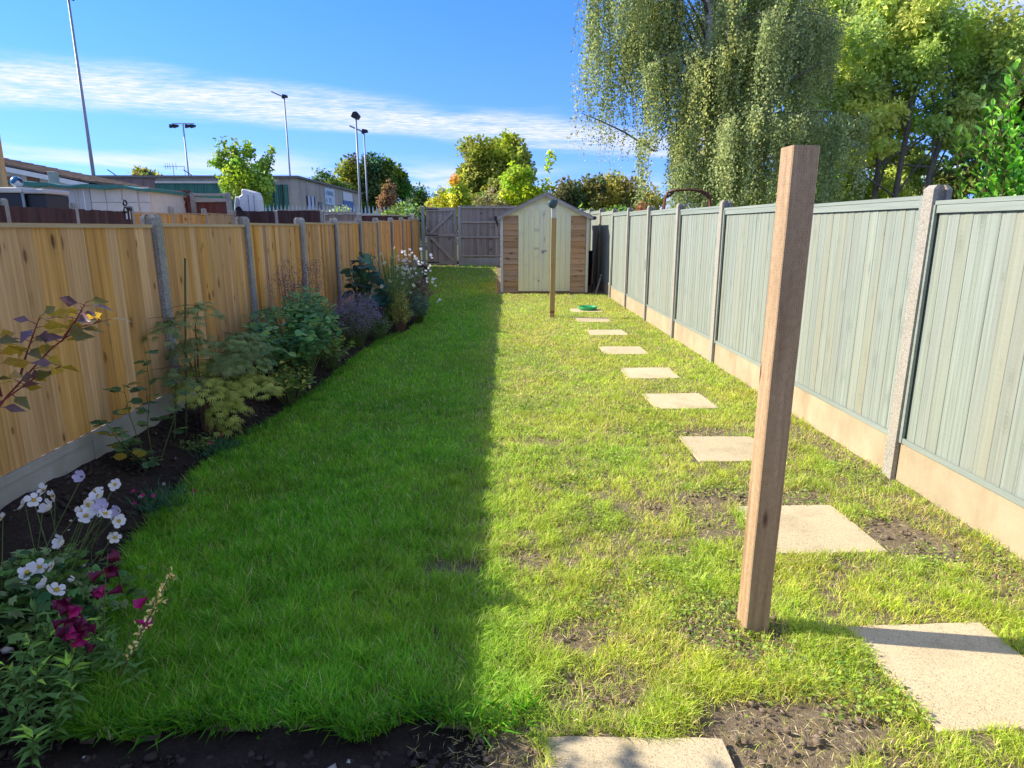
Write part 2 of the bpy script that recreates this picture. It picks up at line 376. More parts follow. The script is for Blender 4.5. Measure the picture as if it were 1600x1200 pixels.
M['bed_soil'] = soil('bed_soil', (.032, .024, .019), (.062, .047, .037), (.09, .07, .056), .025)
M['ground'] = soil('ground', (.07, .085, .03), (.11, .12, .05), (.12, .10, .06), .02)
M['clod'] = rough_mat('clod', (.036, .027, .021), (.078, .06, .047), 20, 90, .004, objvar=.2)
M['pebble'] = rough_mat('pebble', (.40, .37, .32), (.58, .54, .48), 20, 60, .001, objvar=.3)
M['grass'] = leaf_mat('grass', .48, .55, .10, 2.3)
M['leaf'] = leaf_mat('leaf', .38, .5, .16, 2.7)
M['leaf_far'] = leaf_mat('leaf_far', .45, .6, .08, 2.9)
M['petal'] = leaf_mat('petal', .3, .6, .2)
M['bark'] = rough_mat('bark', (.12, .095, .07), (.22, .185, .145), 9, 40, .02, rough=.95)
def birch_bark():
    s = S('birch_bark'); n1 = s.noise(s.obj((3, 3, 14)), 1., 4, .6)
    return s.done(s.mix(s.mr(n1, .55, .68), (.60, .57, .52), (.07, .06, .05)), .8, .2)
M['birch_bark'] = birch_bark()
M['stem_green'] = plain_mat('stem_green', (.10, .14, .035), .6, .3)
M['stem_brown'] = plain_mat('stem_brown', (.16, .10, .055), .8, .2)
M['stem_red'] = plain_mat('stem_red', (.22, .035, .04), .5, .4)
M['cane'] = plain_mat('cane', (.075, .10, .04), .5, .4)
M['galv'] = plain_mat('galv', (.27, .30, .33), .5, .4, .2)
M['galv_pale'] = plain_mat('galv_pale', (.55, .60, .62), .5, .5, .2)
M['black_metal'] = plain_mat('black_metal', (.012, .012, .013), .45, .4)
M['black_plastic'] = plain_mat('black_plastic', (.014, .016, .02), .4, .4)
M['reel'] = plain_mat('reel', (.035, .07, .065), .35, .5)
M['rust'] = rough_mat('rust', (.10, .035, .02), (.19, .075, .045), 14, 60, .002)
M['felt'] = rough_mat('felt', (.155, .14, .13), (.24, .22, .205), 8, 140, .003, speck=(300., (.33, .31, .29), .5))
M['green_plastic'] = plain_mat('green_plastic', (.02, .32, .10), .35, .5)
M['white_paint'] = plain_mat('white_paint', (.72, .71, .68), .45, .4, 0, .06)
M['offwhite'] = rough_mat('offwhite', (.58, .55, .47), (.68, .65, .57), 3, 40, .002, stain=(1.5, (.48, .44, .36), .5))
M['grey_door'] = rough_mat('grey_door', (.43, .44, .43), (.50, .51, .49), 3, 40, .001)
M['teal_felt'] = plain_mat('teal_felt', (.05, .19, .16), .6, .3)
def tiles_mat():
    s = S('roof_tiles'); v = s.obj()
    c = s.mix(s.mr(s.noise(v, 1.6, 6, .7), .3, .7), (.15, .10, .075), (.27, .19, .14))
    c = s.mix(s.mr(s.noise(v, 5., 6, .7), .50, .62), c, (.085, .075, .05))
    return s.done(c, .95, .15, s.bump(s.noise(v, 9., 5, .7), .8, .06))
M['roof_tiles'] = tiles_mat()
def render_mat():
    s = S('old_render'); v = s.obj((1, 1, 1), False)
    c = s.mix(s.mr(s.noise(v, .8, 6, .65), .3, .7), (.40, .345, .275), (.52, .46, .385))
    st = s.noise(s.obj((1.6, 1.6, .16), False), 1., 5, .6)
    c = s.mix(s.mr(st, .48, .70, 0., .7), c, (.26, .215, .175))
    return s.done(c, .95, .15, s.bump(s.noise(v, 10., 5, .7), .5, .02))
M['old_render'] = render_mat()
M['mauve_sheet'] = rough_mat('mauve_sheet', (.20, .145, .135), (.27, .20, .185), 2, 20, .004)
M['green_sheet'] = rough_mat('green_sheet', (.035, .145, .105), (.05, .19, .14), 1.2, 20, .003, rough=.55, spec=.4)
M['green_dark'] = rough_mat('green_dark', (.015, .075, .05), (.02, .10, .07), 1.2, 20, .003, rough=.55)
M['dark_glass'] = plain_mat('dark_glass', (.02, .025, .03), .12, .6)
M['sign_pale'] = plain_mat('sign_pale', (.50, .62, .66), .5, .4, 0, .05)
M['sign_white'] = plain_mat('sign_white', (.66, .66, .62), .5, .4, 0, .05)
M['sign_blue'] = plain_mat('sign_blue', (.03, .12, .34), .5, .4, 0, .1)
M['sign_ink'] = plain_mat('sign_ink', (.05, .12, .22), .5, .4, 0, .05)
M['brick'] = rough_mat('brick', (.20, .10, .07), (.28, .15, .10), 6, 30, .01)
M['far_render'] = rough_mat('far_render', (.50, .47, .42), (.6, .57, .5), 2, 20, .004)
M['slate'] = rough_mat('slate', (.18, .18, .19), (.25, .25, .255), 3, 20, .01)
M['ball'] = None
# ---------------------------------------------------------------- ground, bed and lawn
XL, XR = -2.66, 2.72
BED_Y = [1.0, 1.6, 1.9, 2.06, 2.63, 3.23, 3.54, 4.23, 5.05, 5.57, 6.73, 8.24, 9.95, 10.7, 13., 17.8, 21.4, 23.2]
BED_X = [-1.42, -1.42, -1.44, -1.5, -1.74, -1.96, -1.99, -2.09, -2.07, -1.97, -1.88, -1.86, -1.74, -1.46, -1.46, -1.88, -2.26, -2.4]
def bed_edge(y): return np.interp(y, BED_Y, BED_X)
def bed_h(x, y):
    """height of the flower bed soil above the lawn level"""
    return np.where(np.asarray(y) < 1.95, -.02, -.02+.235*np.clip((bed_edge(y)-x)/.62, 0, 1)**1.2)
SLABS = [(.44, 1.555, -2.5), (1.80, 2.165, 1.2), (1.765, 3.405, .8), (1.78, 4.78, -.6), (1.79, 6.20, 1.5), (1.78, 7.47, -2.), (1.75, 8.91, 1.), (1.775, 10.48, .4), (1.76, 11.95, -.8), (1.815, 13.36, .6)]
SL = .305
def in_slab(x, y, grow=0.):
    m = np.zeros(x.shape, bool)
    for sx, sy, a in SLABS:
        c, s = math.cos(rad(a)), math.sin(rad(a)); u = (x-sx)*c+(y-sy)*s; v = -(x-sx)*s+(y-sy)*c
        m |= (np.abs(u) < SL+grow) & (np.abs(v) < SL+grow)
    return m
def bare(x, y):
    """how bare the turf is: 0 full, 1 bare earth"""
    n = vnoise(x, y, 2.6, 5, 3)
    b = np.clip((n-.64)*4., 0, .7)*np.clip((x+.1)*2.5, 0, 1)*np.clip((6.3-y)/3.0, 0, 1)
    for cx, cy, rx, ry, k in [(2.28, 3.25, .30, .28, 1.), (1.62, 3.86, .5, .14, .9), (1.22, 3.55, .16, .3, .7), (1.05, 1.86, .40, .16, 1.), (.88, 1.62, .16, .3, 1.), (2.5, 3.0, .2, .9, .55), (1.75, 5.2, .35, .08, .8), (1.8, 6.58, .3, .07, .5), (.15, 3.05, .13, .12, .8), (.32, 2.42, .22, .13, .8),
                              (-.03, 1.7, .16, .22, 1.), (-.25, 3.0, .16, .07, .8), (.34, 2.08, .22, .12, .7), (.7, 3.2, .25, .15, .4), (1.0, 2.46, .22, .18, .75), (.30, 4.95, .2, .1, .6), (2.55, 4.6, .12, .8, .6), (1.35, 1.55, .4, .2, .5)]:
        d = np.hypot((x-cx)/rx, (y-cy)/ry)+(n-.5)*1.2
        b = np.maximum(b, np.clip((1.25-d)*2.2, 0, 1)*k)
    return b*.82
def front_edge(x):
    x = np.asarray(x, float); return 1.945+.24*(vnoise(x, x*0, 4.5, 9, 4)-.5)
def garden_ground():
    st = .045
    xs = np.arange(XL-.08, XR+.09, st); ys = np.concatenate([np.arange(-3, 8, st), np.arange(8, 23.3, .12)])
    X, Y = np.meshgrid(xs, ys); bed = X < bed_edge(Y)
    bed |= (Y < front_edge(X)) & (X < -.14+.5*(vnoise(X, Y, 5., 15, 3)-.5))
    Z = gzv(Y)+.012*(vnoise(X, Y, 5., 2, 4)-.5)
    edge = np.clip((bed_edge(Y)-X)/.35, 0, 1)
    clod = (vnoise(X, Y, 9., 3, 4)-.5)*.075
    Zb = np.where(bed, bed_h(X, Y)+clod*.9, -.022*bare(X, Y)*vnoise(X, Y, 10, 21, 3)*1.6)
    Z = Z+Zb-.035*in_slab(X, Y, -.02)
    W, H = len(xs), len(ys)
    idx = np.arange(W*H).reshape(H, W); V = np.stack([X.ravel(), Y.ravel(), Z.ravel()], 1)
    q = np.stack([idx[:-1, :-1], idx[:-1, 1:], idx[1:, 1:], idx[1:, :-1]], -1).reshape(-1, 4)
    isb = bed.ravel()[q].sum(1) >= 3
    for nm, sel, mt in (('lawn', ~isb, M['lawn_soil']), ('flower_bed', isb, M['bed_soil'])):
        f = q[sel]; u, inv = np.unique(f.ravel(), return_inverse=True)
        o = link(nm, np_mesh(nm, V[u], inv.reshape(-1, 4), mt, smooth=True)); o['kind'] = 'structure'
garden_ground()
g = MB().add([(-1500, -1500, -.12), (1500, -1500, -.12), (1500, 1500, -.12), (-1500, 1500, -.12)], [(0, 1, 2, 3)])
o = link('ground', g.mesh('ground', M['ground'])); o['kind'] = 'structure'
# yards beyond the fences
for nm, x0, x1, y0, y1, z in (('neighbour_ground', -30, XL-.1, -4, 34, .05), ('neighbour_ground', XR+.12, 30, -4, 34, .06), ('rear_ground', -60, 60, 34.02, 120, .1)):
    k = MB().add([(x0, y0, z), (x1, y0, z), (x1, y1, z), (x0, y1, z)], [(0, 1, 2, 3)])
    o = link(nm, k.mesh(nm, M['ground'])); o['kind'] = 'structure'

# ---------------------------------------------------------------- the two long garden fences
def board_mesh(name, mat, h, w=.1175, step=.015, groove=False):
    """feather-edge board: thin edge at y=0, thick edge at y=w, face towards +x"""
    m = MB(); prof = [(0, 0), (.006, 0), (step, w-.003), (step-.002, w), (0.002, w)]
    if groove: prof = [(0, 0), (.006, 0), (.0075, w*.28), (.0066, w*.34), (.0088, w*.40), (.0098, w*.64), (.0088, w*.70), (.0099, w*.76), (step, w-.003), (step-.002, w), (.002, w)]
    m.prism(prof, 'z', 0, h)
    return m.mesh(name, mat)
def post_mesh(name, mat, h, w=.10, d=.118, slot=.026, sw=.054):
    """H-section slotted concrete post, weathered top; w along the fence (y), d across it (x)"""
    a, b = w/2, d/2
    P = [(-b, -a), (-sw/2, -a), (-sw/2, -a+slot), (sw/2, -a+slot), (sw/2, -a), (b, -a), (b, a), (sw/2, a), (sw/2, a-slot), (-sw/2, a-slot), (-sw/2, a), (-b, a)]
    c = .006
    V = []; n = len(P)
    for z, k in ((-.25, 1.), (h-.030, 1.)): V += [(x, y, z) for x, y in P]
    top = h
    V += [(x*.95, y*.95, top-.022) for x, y in P]
    V += [(x*.60, y*.80, top) for x, y in P]
    F = [tuple(range(n-1, -1, -1)), tuple(range(3*n, 4*n))]
    for r in range(3): F += [(r*n+i, r*n+(i+1) % n, (r+1)*n+(i+1) % n, (r+1)*n+i) for i in range(n)]
    return MB().add(V, F).mesh(name, mat)
def gravel_mesh(name, mat, L, h, recessed):
    m = MB()
    if recessed:
        m.box(-.019, .019, 0, L, -.2, h); r = .008
        m.box(.0188, .019+r, 0, L, h-.05, h-.0005); m.box(.0188, .019+r, 0, L, 0.0, .045)
        for y in (.0, L-.05): m.box(.0186, .0188+r, y, y+.05, .045, h-.05)
        m.box(.0186, .0188+r, L*.47, L*.47+.06, .045, h-.05)
        m.box(.0188, .022+r, .0, L, h-.012, h)
    else:
        m.box(-.022, .022, 0, L, -.2, h)
    return m.mesh(name, mat)
def long_fence(name, label, x, face, y_first, ks, ztop, grav_h, wood, cap, post, grav, recessed, batten):
    """a run of closeboard panels between slotted concrete posts; face=+1 boards look to +x, -1 to -x"""
    T = thing(name, label, 'fence', (x, 0, 0)); S_ = 1.93
    H0 = ztop(8)-grav_h-.03; PH = ztop(8)+.07
    bm = board_mesh('board', M[wood], H0, step=.0096 if batten else .020, groove=batten); pm = post_mesh('concrete_post', M[post], PH)
    L = S_-.10+.03; gm = gravel_mesh('gravel_board', M[grav], L, grav_h, recessed)
    sgn = face
    # one panel frame mesh: capping, end battens, bottom rail, back rails
    m = MB(); l = L-.006
    m.box(-.020, .034, .012, l-.012, H0, H0+.026)
    for y in (.012, l-.052): m.box(-.030, -.001, y, y+.04, .0, H0-.001)
    for z in (.12, H0*.5, H0-.15): m.box(-.030, -.0012, .0525, l-.0525, z, z+.04)
    if batten:
        for y in (.0125, l-.0425): m.box(.0205, .040, y, y+.03, .0, H0-.001)
        m.box(.0205, .034, .0432, l-.0432, .0, .036); m.box(.0206, .030, .0432, l-.0432, H0-.052, H0-.001)
    fm = m.mesh('fence_panel', M[cap])
    R = random.Random(len(name))
    Yk = lambda k: y_first+k*S_ if (k > 0 or face < 0) else y_first+.05 if k == 0 else 3.10+(k+1)*S_
    for k in ks:
        y = Yk(k); zb = gz(y)
        sz = (ztop(y)+.07-zb)/PH
        link('concrete_post', pm, T, (0, y, zb), (rad(R.uniform(-.5, .5)), rad(R.uniform(-.5, .5)), 0 if face > 0 else math.pi), (1, 1, sz))
        if k == ks[-1]: break
        gap = Yk(k+1)-y; ky = gap/S_; ym = y+gap/2; zb = gz(ym); y0 = y+.035*ky
        tilt = math.atan2(ztop(y+S_)-ztop(y), S_)
        rz = 0 if face > 0 else math.pi
        yo = y0 if face > 0 else y0+L*ky
        link('gravel_board', gm, T, (0, yo, zb), (0, 0, rz), (1, ky, 1))
        p = link('fence_panel', fm, T, (0, yo+(.003 if face > 0 else -.003), zb+grav_h+.002), (0, 0, rz), (1, ky, (ztop(ym)-zb-grav_h-.03)/H0))
        nb = 17; pitch = (l-.024-.1175)/(nb-1)
        for i in range(nb):
            link('board', bm, p, (R.uniform(-.0007, .0007), .012+i*pitch, R.uniform(0, .003)), (rad(R.uniform(-.12, .12)), 0, rad(-.2+R.uniform(-.3, .3))))
    return T
zL = lambda y: float(np.interp(y, [3.6, 6, 8, 12, 16, 20.4, 23], [1.72, 1.73, 1.75, 1.80, 1.87, 1.96, 2.0]))
zR = lambda y: float(np.interp(y, [3.4, 4, 5.4, 7.6, 11.2, 15.5, 23], [1.86, 1.88, 1.9, 1.94, 2.0, 2.06, 2.3]))
long_fence('closeboard_fence', 'golden timber closeboard fence with grey concrete posts along the flower bed', XL-.02, 1, 5.2, list(range(-3, 10)), zL, .38, 'fence_wood', 'capping_wood', 'concrete', 'gravel_board', True, False)
long_fence('painted_fence', 'pale sage green painted fence with concrete posts beside the stepping slabs', XR+.03, -1, 4.19, list(range(-3, 11)), zR, .27, 'sage_paint', 'sage_rail', 'concrete_buff', 'gravel_buff', False, True)

# ---------------------------------------------------------------- stepping slabs
def slab_mesh(seed):
    R = random.Random(seed); n = 7; t = .038
    ring = []
    for s in range(4):
        for i in range(n):
            u = -1+2*i/n; a = {0: (u, -1), 1: (1, u), 2: (-u, 1), 3: (-1, -u)}[s]
            w = 1-R.uniform(0, .012)-(.015 if i == 0 else 0); ring.append((a[0]*SL*w, a[1]*SL*w))
    N = len(ring); V = []
    for z, k in ((-t, .995), (-.004, 1.), (0, .988)): V += [(x*k, y*k, z) for x, y in ring]
    V.append((0, 0, .0005))
    F = [tuple(range(N-1, -1, -1))]+[(r*N+i, r*N+(i+1) % N, (r+1)*N+(i+1) % N, (r+1)*N+i) for r in range(2) for i in range(N)]+[(2*N+i, 2*N+(i+1) % N, 3*N) for i in range(N)]
    return MB().add(V, F).mesh('stepping_slab', M['slab'])
SLAB_LABEL = ['buff stepping slab with dappled leaf shade in front of the flower bed strip', 'buff stepping slab crossed by the shadow of the brown timber post', 'buff stepping slab just behind the foot of the brown timber post',
              'fourth buff stepping slab of the row, half behind the brown timber post', 'fifth buff stepping slab of the row, bare soil along its far edge', 'sixth buff stepping slab of the row leading to the shed', 'seventh buff stepping slab of the row leading to the shed',
              'eighth buff stepping slab of the row leading to the shed', 'buff stepping slab next to the one under the green dish', 'last buff stepping slab, with the green dish on it']
slab_meshes = [slab_mesh(i) for i in range(4)]
for i, (sx, sy, a) in enumerate(SLABS):
    tag(link('stepping_slab', slab_meshes[i % 4], None, (sx, sy, gz(sy)+.011), (rad(random.uniform(-.6, .6)), rad(random.uniform(-.6, .6)), rad(a))), SLAB_LABEL[i], 'slab', 'stepping slabs along the lawn')

# green dish on the last slab
m = MB().lathe([(0, .004), (.165, .004), (.178, .012), (.188, .06), (.196, .064), (.197, .058), (.186, .008), (.17, -.002), (0, -.002)], 28)
tag(link('plastic_dish', m.mesh('plastic_dish', M['green_plastic'], smooth=True), None, (1.86, 13.42, gz(13.4)+.0215)), 'round green plastic dish lying on the last stepping slab', 'dish')

# ---------------------------------------------------------------- the two washing-line posts
def square_post(h, w, mat):
    m = MB(); b = .004; a = w/2; n = 14; V = []; F = []
    ring = [(-a+b, -a), (a-b, -a), (a, -a+b), (a, a-b), (a-b, a), (-a+b, a), (-a, a-b), (-a, -a+b)]
    R = random.Random(3)
    zs = [-.3]+[h*i/n for i in range(n)]+[h-.003, h]
    for j, z in enumerate(zs):
        k = .985 if j == len(zs)-1 else 1.; dx = R.uniform(-.0008, .0008); dy = R.uniform(-.0008, .0008)
        V += [(x*k+dx, y*k+dy, z) for x, y in ring]
    for j in range(len(zs)-1): F += [(j*8+i, j*8+(i+1) % 8, j*8+8+(i+1) % 8, j*8+8+i) for i in range(8)]
    F += [tuple(range(7, -1, -1)), tuple(range(len(V)-8, len(V)))]
    return m.add(V, F).mesh('timber_post', M[mat])
tag(link('timber_post', square_post(1.97, .100, 'post'), None, (1.095, 2.475, gz(2.4)), (rad(.25), rad(.1), rad(1.5))), 'tall square brown timber post standing in the lawn between the slabs', 'post')
P2 = thing('line_post', 'pale timber post with a round washing line reel in front of the shed', 'post', (1.03, 12.32, gz(12.3)), (0, rad(.3), rad(-3)))
link('timber_post', square_post(1.84, .095, 'post_dry'), P2)
MB().box(-.046, .046, -.046, .046, 1.841, 2.06).build('top_block', M['trim_paint'], P2, .004)
rl = MB(); prof = [(0, -.05), (.070, -.05), (.082, -.04), (.082, .0), (.074, .012), (.03, .018), (0, .018)]
rl.lathe(prof, 22); rl = link('line_reel', rl.mesh('line_reel', M['reel'], smooth=True), P2, (-.03, -.097, 2.09), (rad(90), 0, 0))
MB().box(-.012, .012, -.005, .06, -.085, -.07).build('spout', M['reel'], rl, loc=(.075, .02, .06))

# ---------------------------------------------------------------- garden shed
def shed():
    X0, X1, YF, YB = .09, 2.27, 16.62, 19.3; zb = .11; ZE = 2.00; ZA = 2.53; W = X1-X0; xm = (X0+X1)/2
    T = thing('garden_shed', 'apex garden shed with cream double doors and brown overlapping boards', 'shed', (X0, YF, 0)); w = W
    MB().box(-.02, w+.02, -.015, YB-YF, .03, zb-.001).build('bearer', M['base_wood'], T)
    # inner walls
    m = MB(); m.prism([(.02, zb), (w-.02, zb), (w-.02, ZE-.02), (w/2, ZA-.05), (.02, ZE-.02)], 'y', .022, .04)
    m.prism([(.02, zb), (w-.02, zb), (w-.02, ZE-.02), (w/2, ZA-.05), (.02, ZE-.02)], 'y', YB-YF-.04, YB-YF-.022)
    m.box(.02, .038, .041, YB-YF-.041, zb, ZE-.02); m.box(w-.038, w-.02, .041, YB-YF-.041, zb, ZE-.02)
    m.build('wall', M['lap_wood'], T)
    def lap(name, L, hh, mat):
        q = MB(); q.prism([(-.002, 0), (-.026, 0), (-.030, .012), (-.006, hh), (-.002, hh)], 'x', 0, L); return q.mesh(name, mat)
    n = 13; hh = (ZE-.06-zb)/n
    dl, dr = .43, w-.44
    ml = lap('board', dl-.065, hh+.004, M['lap_wood']); mr_ = lap('board', w-.065-dr, hh+.004, M['lap_wood']); R = random.Random(5)
    for i in range(n):
        z = zb+i*hh
        link('board', ml, T, (.06, .022, z), (rad(R.uniform(-.3, .3)), rad(R.uniform(-.25, .25)), 0))
        link('board', mr_, T, (dr+.003, .022, z), (rad(R.uniform(-.3, .3)), rad(R.uniform(-.25, .25)), 0))
    ms = lap('board', YB-YF-.06, hh+.004, M['lap_wood'])
    for i in range(n):
        z = zb+i*hh
        link('board', ms, T, (.02, YB-YF-.03, z), (0, 0, rad(-90))); link('board', ms, T, (w-.02, .03, z), (0, 0, rad(90)))
    # corner trims
    for x in (-.004, w-.052): MB().box(x, x+.056, -.012, .020, zb-.04, ZE-.03).build('corner_trim', M['trim_paint'], T)
    for x in (-.016, w+.002): MB().box(x, x+.014, -.010, .045, zb-.04, ZE-.06).build('corner_trim', M['trim_paint'], T)
    # gable boards, cream
    def half(z): return (ZA-.03-z)/(ZA-ZE)*(w/2+.02)
    zg = [2.0, 2.13, 2.255, 2.38, ZA-.035]
    for i in range(4):
        a, b = half(zg[i]), max(.01, half(zg[i+1])); a = min(a, w/2)
        m = MB(); m.prism([(w/2-a, zg[i]), (w/2+a, zg[i]), (w/2+b, zg[i+1]), (w/2-b, zg[i+1])], 'y', -.012+.003*i, .021); m.build('gable_board', M['cream_paint'], T)
    # doors
    zd0, zd1 = zb+.03, 2.125; mid = (dl+dr)/2
    for side, a, b in (('left', dl, mid-.004), ('right', mid+.004, dr)):
        D = MB().box(a, b, -.002, .015, zd0, zd1).build('door', M['cream_paint'], T)
        n_ = 5; pw = (b-a)/n_; pm = MB().prism([(.002, -.004), (.006, -.010), (pw-.006, -.010), (pw-.002, -.004), (pw-.002, -.0005), (.002, -.0005)], 'z', zd0, zd1).mesh('plank', M['cream_paint'])
        for i in range(n_): link('plank', pm, D, (a+i*pw, -.002, 0))
        if side == 'left':
            k = MB().box(mid-.07, mid+.05, -.022, -.0125, 1.12, 1.16); k.tube([(mid-.03, -.034, 1.14), (mid-.03, -.034, 1.08)], .016, 8); k.build('padlock', M['galv'], D)
            MB().box(mid-.03, mid-.01, -.024, -.0126, 1.98, 2.06).build('bolt', M['galv'], D)
            MB().tube([(mid-.14, -.0125, .40), (mid-.14, -.02, .40)], .022, 10).build('vent', M['grey_wood'], D)
    MB().box(mid-.022, mid+.022, -.020, -.0128, zd0, zd1-.01).build('door_strip', M['cream_paint'], T)
    # roof
    ov = .10; t = .03
    s_ = (ZA-ZE)/(w/2)
    for sg in (-1, 1):
        q = MB(); e = w/2+ov
        q.prism([(w/2, ZA), (w/2+sg*e, ZA-s_*e), (w/2+sg*e, ZA-s_*e+t), (w/2, ZA+t)], 'y', -.09, YB-YF+.08); q.build('roof', M['felt'], T)
        q = MB(); q.prism([(w/2, ZA-.075), (w/2+sg*e, ZA-s_*e-.068), (w/2+sg*e, ZA-s_*e+.004), (w/2, ZA+.008)], 'y', -.112, -.092); q.build('barge_board', M['grey_rail'], T)
        x = w/2+sg*(e+.035)
        MB().tube([(x, -.13, ZA-s_*e-.01), (x, YB-YF+.08, ZA-s_*e-.01)], .045, 8).build('gutter', M['black_plastic'], T)
        if sg < 0: MB().tube([(x, -.05, ZA-s_*e-.01), (x+.03, -.05, ZA-s_*e-.12), (x+.06, -.04, ZA-s_*e-.22)], [.035, .03, .012], 7).build('downpipe', M['black_plastic'], T)
    q = MB(); q.prism([(w/2, ZA-.09), (w/2+.05, ZA-.03), (w/2, ZA+.075), (w/2-.05, ZA-.03)], 'y', -.128, -.113); q.build('finial', M['grey_rail'], T)
shed()
MB_ = MB().box(-.05, 2.75, -.13, 2.9, -.1, .05)
o = link('shed_base', MB_.mesh('shed_base', M['gravel_board']), None, (.0, 16.62, -.02)); o['kind'] = 'structure'
o.scale = (.985, 1, 1)
# things stored in the gap between shed and fence
tag(link('long_pole', MB().tube([(2.41, 16.7, .06), (2.50, 16.95, .75), (2.64, 17.3, 1.62)], [.012, .011, .01], 7).mesh('long_pole', M['black_metal'])), 'thin dark pole leaning against the green fence beside the shed', 'pole')
tag(link('timber_offcut', MB().bar((2.50, 16.62, .06), (2.66, 16.8, .55), .045, .022).mesh('timber_offcut', M['grey_wood'])), 'short grey timber offcut leaning low beside the shed', 'timber')
tag(link('rake', MB().tube([(2.38, 16.75, .07), (2.45, 17.0, .9)], .010, 6).bar((2.33, 16.75, .08), (2.45, 16.75, .06), .02, .02).mesh('rake', M['rust'])), 'rusty red rake standing against the shed side', 'rake')
wp = thing('water_butt', 'dark water butt standing far back in the gap beside the shed', 'water butt', (2.47, 18.5, .1))
MB().lathe([(0, 0), (.17, 0), (.19, .1), (.2, .5), (.19, .95), (0, .95)], 16).build('barrel', M['black_plastic'], wp, smooth=True)
MB().lathe([(0, .951), (.205, .951), (.205, .99), (0, 1.0)], 16).build('lid', M['black_plastic'], wp)

# ---------------------------------------------------------------- rear gate and rear fence
YG = 22.95; ZG = .43
gp = post_mesh('concrete_post', M['concrete'], 2.02)
def rear():
    T = thing('garden_gate', 'weathered grey timber gate with diagonal braces and black strap hinges', 'gate', (-2.42, YG, ZG)); w = 1.02; h = 1.96
    n = 10; bw = w/n; bm = MB().prism([(.001, 0), (.001, -.012), (bw-.001, -.018), (bw-.001, 0)], 'z', .03, h).mesh('board', M['grey_wood'])
    for i in range(n): link('board', bm, T, (i*bw, .03, random.uniform(-.01, .01)))
    for z in (.10, h*.53, h-.09): MB().box(.08, w-.08, -.03, .011, z-.04, z+.05).build('rail', M['grey_rail'], T)
    for x in (.0, w-.09): MB().box(x, x+.09, -.034, .0112, .06, h-.02).build('stile', M['grey_wood'], T)
    for a, b in (((.12, -.012, h*.53+.06), (w-.12, -.012, h-.16)), ((w-.12, -.012, .17), (.12, -.012, h*.53-.06))): MB().bar(a, b, .036, .085).build('brace', M['grey_rail'], T)
    for z in (.12, h*.53, h-.06):
        MB().box(-.04, .40, -.042, -.0345, z-.016, z+.016).build('strap_hinge', M['black_metal'], T)
    MB().box(w-.16, w+.10, -.045, -.0345, h*.53-.05, h*.53-.03).build('bolt', M['galv'], T)
    F = thing('rear_fence', 'weathered grey rear fence panel on a concrete gravel board beside the gate', 'fence', (-1.30, YG, ZG))
    for x in (-1.24, 0, 1.93): link('concrete_post', gp, F, (x, 0, -.02), (0, 0, rad(90)))
    MB().box(.02, 1.91, -.022, .022, -.2, .27).build('gravel_board', M['gravel_board'], F)
    P = MB(); 
    for z in (.32, .95, 1.45, 1.93): P.box(.05, 1.88, -.045, -.001, z, z+.045)
    P = P.build('panel_frame', M['grey_rail'], F)
    bm = MB().prism([(.0, .0), (.108, .0), (.108, .014), (.0, .022)], 'z', .275, 1.97).mesh('board', M['grey_wood'])
    for i in range(17): link('board', bm, P, (.05+i*.1075, .001+.003*(i % 2), random.uniform(-.01, .01)))
    MB().box(.04, 1.89, -.03, .03, 1.985, 2.015).build('capping', M['grey_rail'], F)
rear()
# ---------------------------------------------------------------- neighbouring plots on the left
def board_run(T, p0, p1, z0, z1, mat, name='board', pitch=.107, ztilt=0., face=-1, seed=1):
    """upright boards, each a part, set between two points on plan; T sits at the world origin"""
    a, b = Vector((p0[0], p0[1], 0)), Vector((p1[0], p1[1], 0)); d = b-a; L = d.length; n = max(1, int(L/pitch)); w = L/n
    key = (mat, round(w, 4), round(z1-z0, 3)); R = random.Random(seed)
    bm = MB().prism([(0, 0), (w*1.02, -.004), (w*1.02, -.018), (0, -.006)], 'z', 0, z1-z0).mesh(name, M[mat])
    ang = math.atan2(d.y, d.x)
    for i in range(n):
        t = i/n; p = a+d*t
        link(name, bm, T, (p.x, p.y, z0+ztilt*t), (0, 0, ang if face < 0 else ang), (1, 1, 1+R.uniform(-.006, .006)))
side_posts = [9.9, 11.92, 13.86, 15.95, 17.9, 19.9, 21.9]
small_post = post_mesh('concrete_post', M['concrete'], 2.12)
BF = thing('boundary_fence', 'dark brown boarded fence with concrete posts in front of the black cabinet', 'fence')
GF = thing('boundary_fence', 'short run of pale golden fence panels beyond the neighbouring plot', 'fence')
for i, y in enumerate(side_posts[:4]): link('concrete_post', small_post, BF, (-8.6, y, .08), (0, 0, math.pi))
for i, y in enumerate(side_posts[4:]): link('concrete_post', small_post, GF, (-8.6, y, .14), (0, 0, math.pi))
for i in range(3): board_run(BF, (-8.56, side_posts[i]+.05), (-8.56, side_posts[i+1]-.05), .35, 2.07, 'brown_wood', seed=i)
for i, mt in ((3, 'fence_wood'), (4, 'fence_wood'), (5, 'pale_wood')):
    board_run(GF, (-8.56, side_posts[i]+.05), (-8.56, side_posts[i+1]-.05), .40, 2.04+.03*(i-3), mt, seed=i)
    MB().box(-8.60, -8.53, side_posts[i]+.05, side_posts[i+1]-.05, 2.05+.03*(i-3), 2.075+.03*(i-3)).build('capping', M['capping_wood'], GF)
RB = thing('dark_rear_fence', 'dark brown rear fence of the next plot below the white vehicle', 'fence')
for x in (-8.72, -7.35, -5.85): link('concrete_post', small_post, RB, (x, 22.55, .16), (0, 0, rad(90)))
board_run(RB, (-8.68, 22.5), (-7.40, 22.5), .4, 2.25, 'brown_wood', seed=11); board_run(RB, (-7.30, 22.5), (-5.90, 22.5), .4, 2.27, 'brown_wood', seed=12)
